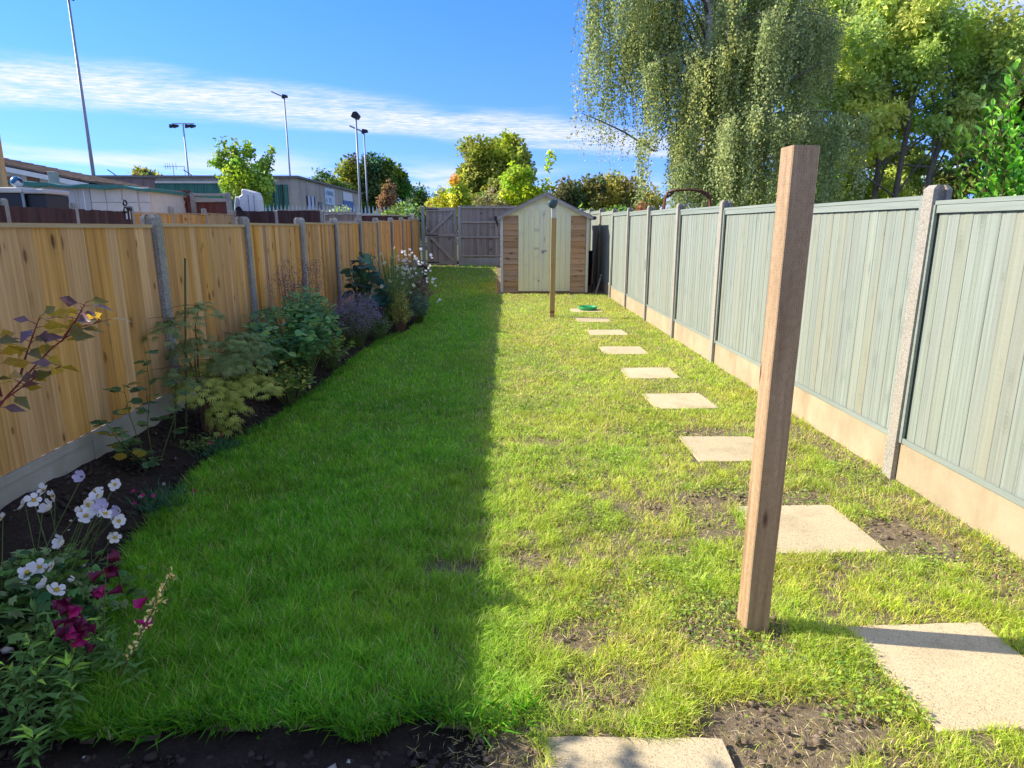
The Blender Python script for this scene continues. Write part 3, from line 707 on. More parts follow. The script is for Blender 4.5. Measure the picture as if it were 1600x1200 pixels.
MB().box(-7.30, -5.9, 22.47, 22.52, 2.272, 2.30).build('capping', M['grey_rail'], RB)
RB2 = thing('dark_rear_fence', 'dark brown rear fence between the grey gates', 'fence')
for x in (-4.62, -2.85): link('concrete_post', small_post, RB2, (x, 22.72, .06), (0, 0, rad(90)))
board_run(RB2, (-4.56, 22.7), (-2.90, 22.7), .4, 2.13, 'brown_wood', seed=13, ztilt=-.05)
MB().box(-4.56, -2.9, 22.67, 22.72, 2.11, 2.14).build('capping', M['grey_rail'], RB2)
GG = thing('weathered_gate', 'small weathered grey gate with a diagonal brace between dark brown fences', 'gate')
board_run(GG, (-5.74, 22.5), (-4.70, 22.5), .3, 2.15, 'grey_wood', pitch=.1, seed=14)
for z in (.5, 1.85): MB().box(-5.74, -4.70, 22.44, 22.48, z, z+.09).build('rail', M['grey_rail'], GG)
MB().box(-5.76, -4.68, 22.42, 22.50, 2.17, 2.23).build('capping', M['grey_rail'], GG)
MB().bar((-5.68, 22.45, 1.80), (-4.78, 22.45, .62), .03, .09).build('brace', M['grey_rail'], GG)
# red gate and panel
RGt = thing('red_gate', 'red brown timber gate with open top frame and diagonal brace', 'gate')
board_run(RGt, (-11.22, 22.5), (-10.12, 22.5), .5, 2.56, 'red_wood', pitch=.12, seed=15)
for x in (-11.30, -10.20): MB().box(x, x+.10, 22.42, 22.48, .4, 2.88 if x < -11 else 2.74).build('stile', M['red_wood'], RGt)
MB().box(-11.22, -10.10, 22.40, 22.46, 2.57, 2.68).build('rail', M['red_wood'], RGt); MB().box(-11.3, -10.08, 22.41, 22.47, 2.80, 2.90).build('top_rail', M['red_wood'], RGt)
MB().bar((-11.0, 22.44, 1.9), (-10.25, 22.44, 2.45), .03, .10).build('brace', M['red_wood'], RGt)
RP = thing('red_fence', 'red brown timber fence panel between two concrete posts beside the red gate', 'fence')
for x in (-11.46, -10.02, -8.86): MB().box(x-.07, x+.07, 22.4, 22.54, .1, 2.83 if x > -11 else 2.72).build('concrete_post', M['concrete'], RP, .01)
board_run(RP, (-9.94, 22.5), (-8.95, 22.5), .5, 2.54, 'red_wood', pitch=.12, seed=16)
MB().box(-9.95, -8.93, 22.42, 22.5, 2.545, 2.66).build('rail', M['grey_rail'], RP); MB().box(-9.95, -8.93, 22.40, 22.52, 2.74, 2.81).build('top_rail', M['grey_rail'], RP)

# sectional garage with green roof edge
GA = thing('sectional_garage', 'low cream and grey sectional garage with a wavy green felt roof edge', 'garage', (0, 20.3, 0))
MB().box(-15.9, -12.07, .0, 5., .05, 2.96).build('wall', M['grey_door'], GA)
MB().box(-12.06, -10.30, .03, 5., .05, 2.86).build('wall', M['offwhite'], GA)
for a, b in ((-12.05, -11.62), (-11.60, -11.15), (-11.11, -10.68), (-10.64, -10.32)):
    for r in range(6):
        MB().box(a, b, -.002, .029, .3+r*.43, .3+r*.43+.415).build('wall_panel', M['offwhite'], GA, .008)
D = MB().box(-13.08, -12.42, -.02, -.001, .2, 2.84).build('door', M['grey_door'], GA)
for r in range(6): MB().box(-13.0, -12.50, -.035, -.021, .3+r*.42, .3+r*.42+.38).build('door_panel', M['grey_door'], D, .01)
for x in (-13.42, -12.25): MB().box(x, x+.03, -.015, -.001, .1, 2.95).build('cover_strip', M['white_paint'], GA)
rf = MB(); xs = np.linspace(-16, -10.2, 30); top = [3.10-.045*(x+16)*.9+.035*math.sin(x*2.6)+(0.02*math.sin(x*6.1)) for x in xs]; pr = [(x, z-.10-.03*math.sin(x*3.1)) for x, z in zip(xs, top)]+[(x, z) for x, z in zip(xs[::-1], top[::-1])]
rf.prism(pr, 'y', -.16, 5.1); rf.build('roof', M['teal_felt'], GA)
# black cabinet with ball
CB = thing('storage_cabinet', 'black storage cabinet with a pale lid standing behind the brown fence', 'cabinet', (0, 14.6, 0))
MB().box(-11.6, -10.08, 0, .8, .05, 2.42).build('body', M['black_plastic'], CB, .01)
MB().box(-10.06, -9.66, .05, .85, .05, 2.40).build('body', M['black_plastic'], CB, .01)
MB().box(-11.65, -10.07, -.05, .85, 2.425, 2.54).build('lid', M['offwhite'], CB, .02); MB().box(-10.065, -9.62, -.04, .85, 2.41, 2.51).build('lid', M['grey_door'], CB, .02)
for x in (-10.10, ): MB().box(x, x+.05, -.03, -.001, .05, 2.42).build('edge_trim', M['galv'], CB)
def ball_mat():
    s = S('football'); v = s.obj((1, 1, 1), False); vo = s.voro(v, 9.); sel = s.n('ShaderNodeSeparateColor', {0: vo.outputs['Color']}).outputs[0]
    c = s.mix(s.mr(sel, .45, .5), (.02, .12, .26), (.55, .66, .70)); c = s.mix(s.mr(sel, .2, .15), c, (.01, .02, .04)); return s.done(c, .4, .4)
bm = bmesh.new(); bmesh.ops.create_icosphere(bm, subdivisions=3, radius=.115); me = bpy.data.meshes.new('football'); bm.to_mesh(me); bm.free(); me.materials.append(ball_mat())
for p in me.polygons: p.use_smooth = True
tag(link('football', me, None, (-10.20, 14.65, 2.655)), 'blue and white football resting on the black cabinet lid', 'ball')
tag(link('timber_pole', MB().bar((-12.42, 17.3, .1), (-12.36, 17.3, 3.98), .13, .13).mesh('timber_pole', M['pale_wood'], .008)), 'pale square timber pole rising above the green garage roof', 'pole')
tag(link('roof_flue', MB().box(-15.62, -15.38, 24, 24.24, .1, 3.62).mesh('roof_flue', M['concrete'], .01)), 'short grey flue in front of the brown tiled roof', 'flue')
# ornament on the fence post
OR = thing('garden_ornament', 'black ring shaped ornament on the brown fence beside the garage', 'ornament', (-8.52, 15.62, 2.0))
for z, r in ((.26, .075), (.10, .085)):
    pts = [(0, math.cos(a)*r, z+math.sin(a)*r*.75) for a in np.linspace(0, 2*math.pi, 15)]
    MB().tube(pts, .018, 6).build('ring', M['black_metal'], OR)
MB().box(-.03, .03, .10, .22, .08, .17).build('lamp', M['black_plastic'], OR, .01); MB().tube([(0, 0, -.1), (0, 0, .03)], .02, 6).build('stalk', M['white_paint'], OR); MB().tube([(0, .15, -.1), (0, .15, .08)], .012, 6).build('stalk', M['white_paint'], OR)

# building with brown tiled roof
HB = thing('tiled_building', 'low building with a mossy brown tiled roof and white barge board', 'building', (0, 30, 0))
MB().prism([(-31, .1), (-18.6, .1), (-18.6, 3.55), (-31, 6.05)], 'y', .3, 5.3).build('wall', M['far_render'], HB)
R_ = MB(); 
for i in range(22):
    x0 = -31+i*.6; x1 = x0+.62; z0 = 6.35-(x0+31)*.2; z1 = 6.35-(x1+31)*.2
    R_.prism([(x0, z0-.06), (x1, z1-.06), (x1, z1+.03), (x0, z0)], 'y', .0, 5.6)
ro = R_.build('roof', M['roof_tiles'], HB)
MB().prism([(-31, 6.02), (-17.8, 3.40), (-17.8, 3.60), (-31, 6.24)], 'y', -.06, -.01).build('barge_board', M['white_paint'], HB)
MB().box(-21.6, -20.9, .24, .29, 3.2, 3.9).build('window', M['brick'], HB); MB().box(-20.6, -20.1, .24, .29, 3.2, 3.9).build('window', M['brick'], HB)

# long workshop with green cladding, rendered end and signs
WK = thing('workshop_building', 'long flat roofed workshop with green corrugated cladding and stained render', 'building', (0, 45, 0)); XC = -13.2
MB().box(-32, XC, 0.02, 21, .1, 4.92).build('wall', M['old_render'], WK)
MB().box(-32, -22.4, -.06, .015, .1, 4.86).build('wall_sheet', M['mauve_sheet'], WK)
for i in range(12): MB().box(-32+i*.8, -31.95+i*.8, -.09, -.061, .1, 4.85).build('rib', M['mauve_sheet'], WK)
sh = MB(); x = -22.35
k = 0
while x < -15.3:
    w_ = .62
    MB().prism([(x, -.03), (x+.10, -.12), (x+.14, -.12), (x+.2, -.05), (x+w_, -.05), (x+w_, .012), (x, .012)], 'z', .1, 4.55).build('cladding_sheet', M['green_sheet'], WK); x += w_
for i in range(5):
    MB().prism([(-15.25+i*.3, -.02), (-15.2+i*.3, -.10), (-15.05+i*.3, -.10), (-15.0+i*.3, -.02), (-15.0+i*.3, .012), (-15.25+i*.3, .012)], 'z', .1, 4.5).build('door_sheet', M['green_dark' if i % 2 else 'green_sheet'], WK)
MB().box(-32.2, XC+.18, -.18, 21.1, 4.925, 5.06).build('roof', M['felt'], WK)
MB().box(-22.35, -15.3, -.15, -.06, 4.57, 4.70).build('lintel', M['offwhite'], WK)
Wn = MB().box(XC+.005, XC+.06, 2.0, 3.9, 2.7, 3.9).build('window', M['dark_glass'], WK)
for y in (2.0, 2.9, 3.84): MB().box(XC+.06, XC+.09, y, y+.09, 2.7, 3.9).build('frame', M['black_metal'], Wn)
for y0, y1 in ((5.0, 5.9), (11.2, 12.1)): MB().box(XC+.004, XC+.05, y0, y1, .1, 3.6).build('door', M['black_plastic'], WK)
Sg = MB().box(XC+.01, XC+.07, 6.9, 9.9, 3.5, 4.72).build('sign', M['sign_pale'], WK)
def letters(txt, size, loc, parent, mat, name='lettering'):
    cu = bpy.data.curves.new(name, 'FONT'); cu.body = txt; cu.size = size; cu.extrude = .004
    to = bpy.data.objects.new('tmp', cu); C.objects.link(to); dg = bpy.context.evaluated_depsgraph_get()
    me = bpy.data.meshes.new_from_object(to.evaluated_get(dg)); bpy.data.objects.remove(to); me.materials.clear(); me.materials.append(mat)
    return link(name, me, parent, loc, (rad(90), 0, rad(90)))
letters('A BRANGE', .50, (XC+.076, 7.1, 4.2), Sg, M['sign_ink']); letters('A    YTS', .50, (XC+.076, 7.1, 3.65), Sg, M['sign_ink'])
MB().box(XC+.01, XC+.07, 13., 16.6, 4.05, 4.75).build('sign', M['sign_white'], WK); MB().box(XC+.01, XC+.07, 13., 17.0, 3.2, 4.03).build('sign', M['sign_blue'], WK)
MB().box(XC+.004, XC+.05, 14.2, 16., .1, 3.1).build('shutter', M['black_plastic'], WK)
# aerial and slanted wire brackets on the roof
AE = thing('roof_aerial', 'thin television aerial on the green workshop roof', 'aerial', (-21.6, 46, 5.06))
MB().tube([(0, 0, 0), (0, 0, .75)], .025, 5).build('mast', M['galv'], AE); MB().tube([(-.6, 0, .66), (.75, 0, .66)], .02, 5).build('boom', M['galv'], AE); MB().tube([(.75, 0, 0), (.75, 0, .66)], .02, 5).build('mast', M['galv'], AE)
for x in (-.5, -.35, -.2, 0., .2): MB().tube([(x, 0, .46), (x, 0, .86)], .014, 5).build('element', M['galv'], AE)
for i, (x, lb) in enumerate(((-25.1, 'slanted wire bracket on the mauve end of the workshop roof'), (-22.7, 'slanted wire bracket where mauve wall meets green cladding'), (-20.2, 'slanted wire bracket on the roof above the green cladding'))):
    tag(link('wire_bracket', MB().bar((x+.25, 44.95, 5.06), (x-.25, 44.95, 5.42), .05, .05).mesh('wire_bracket', M['black_metal'])), lb, 'bracket', 'wire brackets on the workshop roof')
# palisade fence
PF = thing('palisade_fence', 'galvanised steel palisade fence with pointed pales behind the brown fences', 'fence', (-11.4, 29.5, 0), (0, 0, rad(2.)))
pm = MB().prism([(-.032, .3), (.032, .3), (.032, 2.52), (.012, 2.62), (0, 2.70), (-.012, 2.62), (-.032, 2.52)], 'y', -.008, .008).mesh('pale', M['galv_pale'])
for i in range(48): link('pale', pm, PF, (i*.165, 0, -.0011*i*1.0+.02), (0, 0, 0))
for z in (.6, 2.28): MB().box(-.05, 7.9, .010, .05, z, z+.05).build('rail', M['galv_pale'], PF)
for i in range(4): MB().box(i*2.6, i*2.6+.1, .052, .14, .1, 2.45).build('fence_post', M['galv'], PF)
# white boxy vehicle
VN = thing('white_vehicle', 'white boxy vehicle with a dark wheel arch behind the dark brown fence', 'vehicle', (-9.36, 24.2, .1), (0, 0, 0)); VN.scale = (.82, 1, 1)
b = MB().prism([(.22, 1.2), (1.02, 1.2), (1.06, 1.9), (1.05, 2.62), (.96, 2.84), (.42, 2.96), (.34, 2.92), (.36, 2.76), (.22, 2.70)], 'y', 0, .55); b.build('body', M['white_paint'], VN, .03)
b = MB().prism([(-.04, 1.4), (.215, 1.4), (.215, 2.70), (.05, 2.70), (-.03, 2.35)], 'y', .04, .5); b.build('cab', M['white_paint'], VN, .02)
MB().prism([(0.02, 2.40), (.19, 2.40), (.19, 2.64), (.07, 2.64)], 'y', .015, .035).build('window', M['grey_door'], VN)
pts = [(.18+.20*math.cos(a), 2.02+.34*math.sin(a)) for a in np.linspace(0, math.pi, 9)]
MB().prism(pts+[(-.02, 1.3), (.38, 1.3)][::-1][::-1], 'y', -.03, -.005).build('wheel_arch', M['black_plastic'], VN)
for x in (.62, .86): MB().box(x, x+.012, -.012, -.002, 1.3, 2.75).build('seam', M['black_plastic'], VN)

# floodlight masts
def mast(label, base, h, r0, r1, arms):
    T = thing('floodlight_mast', label, 'floodlight', (base[0], base[1], .1), group='floodlight masts beyond the plots')
    MB().tube([(0, 0, 0), (0, 0, h)], [r0, r1], 10).build('mast', M['galv'], T, smooth=True)
    if arms == 'bar':
        MB().tube([(-1.1, 0, h), (1.1, 0, h)], .05, 6).build('crossbar', M['galv'], T)
        for x in (-1.1, -.75, .45, .95):
            MB().prism([(x-.22, h-.42), (x+.22, h-.30), (x+.26, h-.12), (x-.18, h-.08)], 'y', -.2, .2).build('lamp_head', M['black_metal'], T)
    elif arms == 'head':
        MB().prism([(-.26, h+.02), (.12, h-.12), (.28, h+.10), (.10, h+.34), (-.12, h+.30)], 'y', -.3, .3).build('lamp_head', M['black_metal'], T)
    elif arms == 'arm':
        MB().bar((.1, 0, h-.05), (-1.2, 0, h+.5), .18, .12).build('lamp_head', M['galv'], T); MB().prism([(-.2, h-.12), (.35, h-.02), (.30, h+.18), (-.1, h+.25)], 'y', -.2, .2).build('lamp_head', M['black_metal'], T)
mast('very tall floodlight mast rising behind the brown tiled roof', (-23.4, 40), 13.9, .125, .06, 'head')
mast('floodlight mast with four lamps on a crossbar above the green workshop', (-31.4, 70), 11.8, .11, .07, 'bar')
mast('slim floodlight mast with a slanted arm behind the rendered workshop', (-21.15, 70), 14.3, .11, .07, 'arm')
mast('floodlight mast with one dark lamp head beside the round dark tree', (-9.1, 45), 8.55, .085, .06, 'head')
mast('pale lamp post with a short arm in front of the round dark tree', (-11.5, 60), 9.7, .085, .06, 'arm')
# far house
FH = thing('gabled_house', 'pale gabled house far behind the rear gate', 'house', (-10.5, 90, 0))
MB().box(-2.0, 2.0, 0, 8, .1, 5.0).build('wall', M['far_render'], FH); MB().prism([(-2.3, 4.9), (2.3, 4.9), (0, 6.6)], 'y', -.3, 8.3).build('roof', M['slate'], FH)

# rusty swing frame beyond the green fence
SW = thing('swing_frame', 'rusty metal swing frame rising behind the sage green fence', 'swing', (4.0, 16, .06))
MB().tube([(0, 0, 2.32), (.06, 0, 2.46), (.25, 0, 2.51), (.55, 0, 2.53), (.85, 0, 2.50), (1.02, 0, 2.44), (1.07, 0, 2.3)], .028, 7).build('top_bar', M['rust'], SW)
for x, dx in ((0, -.30), (1.07, .12)):
    for dy in (-.6, .6): MB().tube([(x, 0, 2.34), (x+dx*.9, dy, .0)], .03, 7).build('leg', M['rust'], SW)
for x in (.04, 1.03): MB().bar((x, 0, 2.35), (x+(.16 if x < .5 else -.16), 0, 2.47), .03, .05).build('corner_brace', M['rust'], SW)

# ---------------------------------------------------------------- trees
def limb_pts(a, b, R, bow=.15, n=5):
    a, b = Vector(a), Vector(b); L = (b-a).length; off = Vector((R.uniform(-1, 1), R.uniform(-1, 1), R.uniform(.1, 1)))*L*bow
    return [a.lerp(b, t)+off*math.sin(math.pi*t)+Vector((R.uniform(-1, 1), R.uniform(-1, 1), R.uniform(-1, 1)))*L*.02*(0 < t < 1) for t in [i/n for i in range(n+1)]]
def make_tree(name, label, base, blobs, n_leaf, leaf, cols, seed, trunk_r=.15, stems=None, ratio=.62, weights=None, clump=.34, group=None, cat='tree', limbs=None, kind='kite', mat='leaf_far', jit=.16, accent=None, bark='bark'):
    """trunk and limbs reach into clumps of small leaves; blobs (cx,cy,cz,rx,ry,rz) in world metres"""
    rng = np.random.default_rng(seed); R = random.Random(seed)
    T = thing(name, label, cat, base, group=group); B = np.array(base)
    vol = np.array([b[3]*b[4]*b[5] for b in blobs])**.75; vol /= vol.sum(); gs = []; tips = []
    for b, wgt in zip(blobs, vol):
        c = np.array(b[:3]); r = np.array(b[3:6]); nn = int(n_leaf*wgt); K = max(6, int(26*(wgt*len(blobs))**.5))
        d = rdir(K, rng); cc = c+d*r*(rng.random((K, 1))**.45)*.88; tips += [tuple(q) for q in cc]
        ci = rng.integers(0, K, nn); off = rng.normal(size=(nn, 3)); off /= np.maximum(np.linalg.norm(off, axis=1, keepdims=True), 1e-6); off *= rng.random((nn, 1))**.5
        p = cc[ci]+off*r*clump*(.7+.6*rng.random((K, 1))[ci])
        tone = palette(K, cols, jit*.9, rng, weights)[ci]*(1+rng.normal(size=(nn, 1))*jit)
        if accent:
            ap, ar, ac = accent
            near = np.linalg.norm((p-np.array(ap))/ar, axis=1) < 1; pick = near & (rng.random(nn) < .8); tone[pick] = np.array(ac)*(1+rng.normal(size=(pick.sum(), 1))*.2)
        dd = off*.6+rng.normal(size=(nn, 3))*.6+np.array([0, 0, -.25])
        gs.append(leaf_geo(p-B, dd, leaf*(.65+.7*rng.random(nn)), ratio, np.clip(tone, .005, 1), kind, rng=rng))
    V, F, cc = join_geo(gs)
    cr = link('crown', np_mesh('crown', V, F, M[mat], cc), T); cr['kind'] = 'stuff'
    stems = stems or [[(base[0], base[1], base[2]), (blobs[0][0], blobs[0][1], blobs[0][2])]]
    tk = MB()
    for s_ in stems:
        pts = limb_pts(Vector(s_[0])-Vector(base), Vector(s_[1])-Vector(base), R, .05, 6); tk.tube(pts, [trunk_r*(1-.62*i/6) for i in range(7)], 8, False)
        for q in range(limbs or 7):
            t = R.choice(tips); j = R.randint(2, 5); e = Vector(t)-Vector(base); k = trunk_r*.32
            tk.tube(limb_pts(pts[j], e, R, .12, 5), [k*(1-.8*i/5) for i in range(6)], 5, False)
    tr = link('trunk', tk.mesh('trunk', M[bark], 0, True, False), T)
    return T
DG = [(.055, .085, .02), (.04, .065, .018), (.07, .10, .022)]
OL = [(.12, .13, .03), (.085, .105, .025), (.16, .155, .035), (.10, .095, .03)]
YG_ = [(.22, .235, .022), (.16, .20, .022), (.26, .245, .026), (.12, .16, .022)]
BG = [(.13, .21, .025), (.17, .26, .03), (.09, .16, .02), (.22, .28, .04)]
make_tree('young_tree', 'young bright green tree behind the white vehicle and red fence', (-9.6, 26, .1),
          [(-9.55, 26, 3.5, .95, .8, .85), (-9.8, 26, 4.1, .6, .5, .6), (-10.35, 26, 4.55, .22, .25, .55), (-10.5, 26, 4.1, .35, .3, .25), (-9.35, 26, 4.5, .22, .25, .5), (-9.8, 26, 4.6, .2, .25, .4), (-8.75, 26, 4.05, .28, .3, .5), (-8.5, 26, 4.45, .16, .2, .3), (-9.0, 26, 3.2, .6, .6, .6)],
          5200, .14, [(.105, .165, .022), (.13, .20, .026), (.075, .125, .018), (.17, .21, .03)], 21, .07, limbs=9)
make_tree('dark_tree', 'large dark rounded tree behind the floodlight masts', (-14.4, 75, .1), [(-15.3, 75, 6.2, 2.1, 2.2, 3.2), (-13.6, 75.5, 6.6, 2.2, 2.2, 2.9), (-11.6, 78, 6.0, 1.9, 1.8, 2.6), (-13.6, 75, 3.6, 2.6, 2, 2.2), (-14.4, 74.5, 5.2, 2.2, 1.5, 2.4)], 24000, .42, DG, 22, .4, accent=((-16.2, 74, 6.6), (1.3, 3, 2.4), (.14, .15, .02)))
make_tree('copper_tree', 'small copper brown tree in front of the dark rounded tree', (-11.6, 70, .1), [(-11.3, 70, 5.0, .9, .9, 1.7), (-11.8, 70, 3.8, .9, .9, 1.2)], 2600, .26, [(.17, .095, .045), (.12, .075, .04), (.15, .11, .04)], 23, .16)
make_tree('dark_tree', 'dark evergreen tree behind the copper brown tree', (-9.6, 84, .1), [(-9.8, 84, 5.2, 1.6, 1.4, 2.4), (-8.8, 84, 4., 1.6, 1.4, 1.6)], 3000, .32, DG, 24, .25)
for i, (lb, x, y, z, rx, rz, cl) in enumerate([('low dark tree top showing above the rendered workshop wall', -20.5, 80, 7.4, 1.7, 1.1, DG), ('spreading pine top beyond the workshop sign', -20.4, 92, 7.6, 2., 1.0, OL), ('dim tree top beside the slim floodlight mast base', -16.8, 72, 6.2, 1.4, .7, DG),
        ('distant conifer row to the left of the rear gate', -12.2, 105, 5.9, 2.2, 1.7, DG), ('distant dark conifer behind the gabled house', -9.0, 108, 6.3, 1.6, 2.1, DG), ('distant tree top above the brown tiled roof', -28.5, 56, 6.0, .9, .45, OL), ('distant hazy tree right of the gabled house', -7.2, 100, 5.6, 2.0, 1.8, OL), ('small sunlit tree top behind the workshop roof brackets', -29.6, 58, 6.1, .8, .5, OL)]):
    make_tree('distant_tree', lb, (x, y, .1), [(x, y, z, rx, 1.2, rz), (x+rx*.5, y, z-rz*.5, rx*.8, 1.2, rz*.8), (x, y, z*.5, rx*.8, 1, z*.4)], 1500, .32, cl, 30+i, .15, limbs=3, group='distant trees beyond the plots')
make_tree('hedge_bush', 'rounded dark green bush beside the rear gate post', (-3.55, 26.5, .1), [(-3.5, 26.5, 2.1, .85, .8, .75), (-4.3, 26.7, 1.8, .6, .6, .6), (-2.9, 26.5, 1.9, .6, .6, .7)], 2600, .14, [(.075, .12, .03), (.05, .085, .025), (.11, .155, .05)], 41, .06, cat='bush')
make_tree('low_bush', 'low pale flowering bush in front of the workshop doors', (-7.4, 31.5, .1), [(-7.3, 31.5, 2.3, .55, .5, .5)], 900, .12, [(.2, .24, .09), (.12, .17, .05), (.4, .4, .25)], 42, .04, cat='bush')
make_tree('low_bush', 'low grey green bushes seen through the palisade fence', (-5.6, 33., .1), [(-5.8, 33, 2., .9, .6, .5), (-4.9, 33, 2.1, .7, .6, .6)], 1400, .13, [(.1, .14, .06), (.07, .1, .04), (.25, .27, .18)], 43, .04, cat='bush')
make_tree('orange_bush', 'small orange and yellow autumn bush behind the rear gate', (-2.95, 33, .1), [(-2.9, 33, 2.5, .7, .6, .75), (-2.6, 33, 2., .8, .6, .7)], 1700, .15, [(.27, .17, .02), (.26, .23, .03), (.20, .21, .03)], 44, .06, cat='bush')
make_tree('round_tree', 'large dense round topped tree towering behind the shed', (-.3, 45, .1), [(-.4, 45, 6.0, 2.1, 2.0, 2.1), (.7, 45, 6.2, 1.5, 1.6, 1.7), (-1.7, 45, 4.9, 1.3, 1.4, 1.6), (1.2, 45, 4.9, 1.3, 1.4, 1.6), (-.2, 44, 3.6, 1.9, 1.5, 1.4)], 26000, .26, [(.12, .145, .02), (.10, .125, .018), (.155, .165, .022), (.14, .135, .02)], 45, .28, clump=.36)
make_tree('yellow_shrub', 'tall yellow green shrub with an orange tip behind the rear gate', (-1.9, 33, .1), [(-2.0, 33, 3.0, .95, .8, 1.1), (-2.45, 33, 2.3, .8, .8, .9), (-1.1, 33, 2.8, .8, .8, .9), (-1.85, 33, 3.9, .5, .5, .6)], 5200, .15, YG_+[(.36, .32, .03)], 46, .08, accent=((-2.05, 32.6, 4.1), (.28, 1, .35), (.30, .16, .03)), cat='shrub')
make_tree('yellow_shrub', 'tall lime green shrub with an upright shoot behind the shed roof', (1.4, 31, .1), [(1.0, 31, 3.3, .9, .8, 1.1), (1.9, 31, 3.2, .8, .7, .8), (.6, 31, 4.0, .5, .5, .7), (1.3, 31, 4.1, .4, .4, .4), (2.35, 31, 4.55, .18, .2, .3), (2.45, 31, 4.95, .2, .2, .25), (.2, 31, 2.6, .8, .7, .8)], 5600, .16, [(.19, .245, .018), (.14, .20, .018), (.24, .27, .025)], 47, .08, cat='shrub')
make_tree('brown_shrub', 'dull brownish shrub between the yellow shrubs behind the shed', (-.35, 30.5, .1), [(-.3, 30.5, 2.5, 1.0, .8, .9), (.3, 30.5, 2.2, .8, .7, .7)], 2600, .14, [(.13, .12, .05), (.09, .09, .04), (.17, .15, .07)], 48, .06, cat='shrub')
make_tree('dark_bush', 'dark green bush rising right of the shed roof ridge', (3.4, 29, .1), [(3.2, 29, 2.9, 1.0, .8, .9), (4.1, 29.5, 3.0, .9, .8, .9), (4.4, 29, 3.6, .25, .3, .4)], 4600, .17, [(.085, .09, .03), (.10, .10, .035), (.06, .07, .025)], 49, .08, cat='bush')
make_tree('olive_tree', 'rounded olive green tree right of the shed roof', (5.2, 30, .1), [(5.0, 30, 3.2, 1.2, 1, 1.0), (6.2, 30, 2.9, 1.2, 1, 1.0), (4.3, 29, 2.2, 1., 1, .8)], 9500, .17, OL+[(.19, .18, .04), (.22, .2, .05)], 50, .12)
make_tree('garden_hedge', 'low clipped green hedge between shed roof and swing frame', (4.0, 25, .1), [(3.2, 25, 1.9, 1.0, .7, .7), (4.4, 25, 1.9, 1.0, .7, .75), (5.3, 25, 1.8, .8, .7, .7), (2.4, 25, 1.7, .8, .7, .7)], 4200, .11, [(.10, .17, .03), (.07, .125, .025), (.14, .2, .05)], 51, .06, cat='hedge')
make_tree('red_bush', 'small reddish brown bush at the foot of the swing frame', (3.9, 18, .1), [(3.9, 18, 1.95, .45, .4, .4)], 700, .09, [(.20, .07, .04), (.12, .07, .03), (.09, .09, .03)], 52, .03, cat='bush')
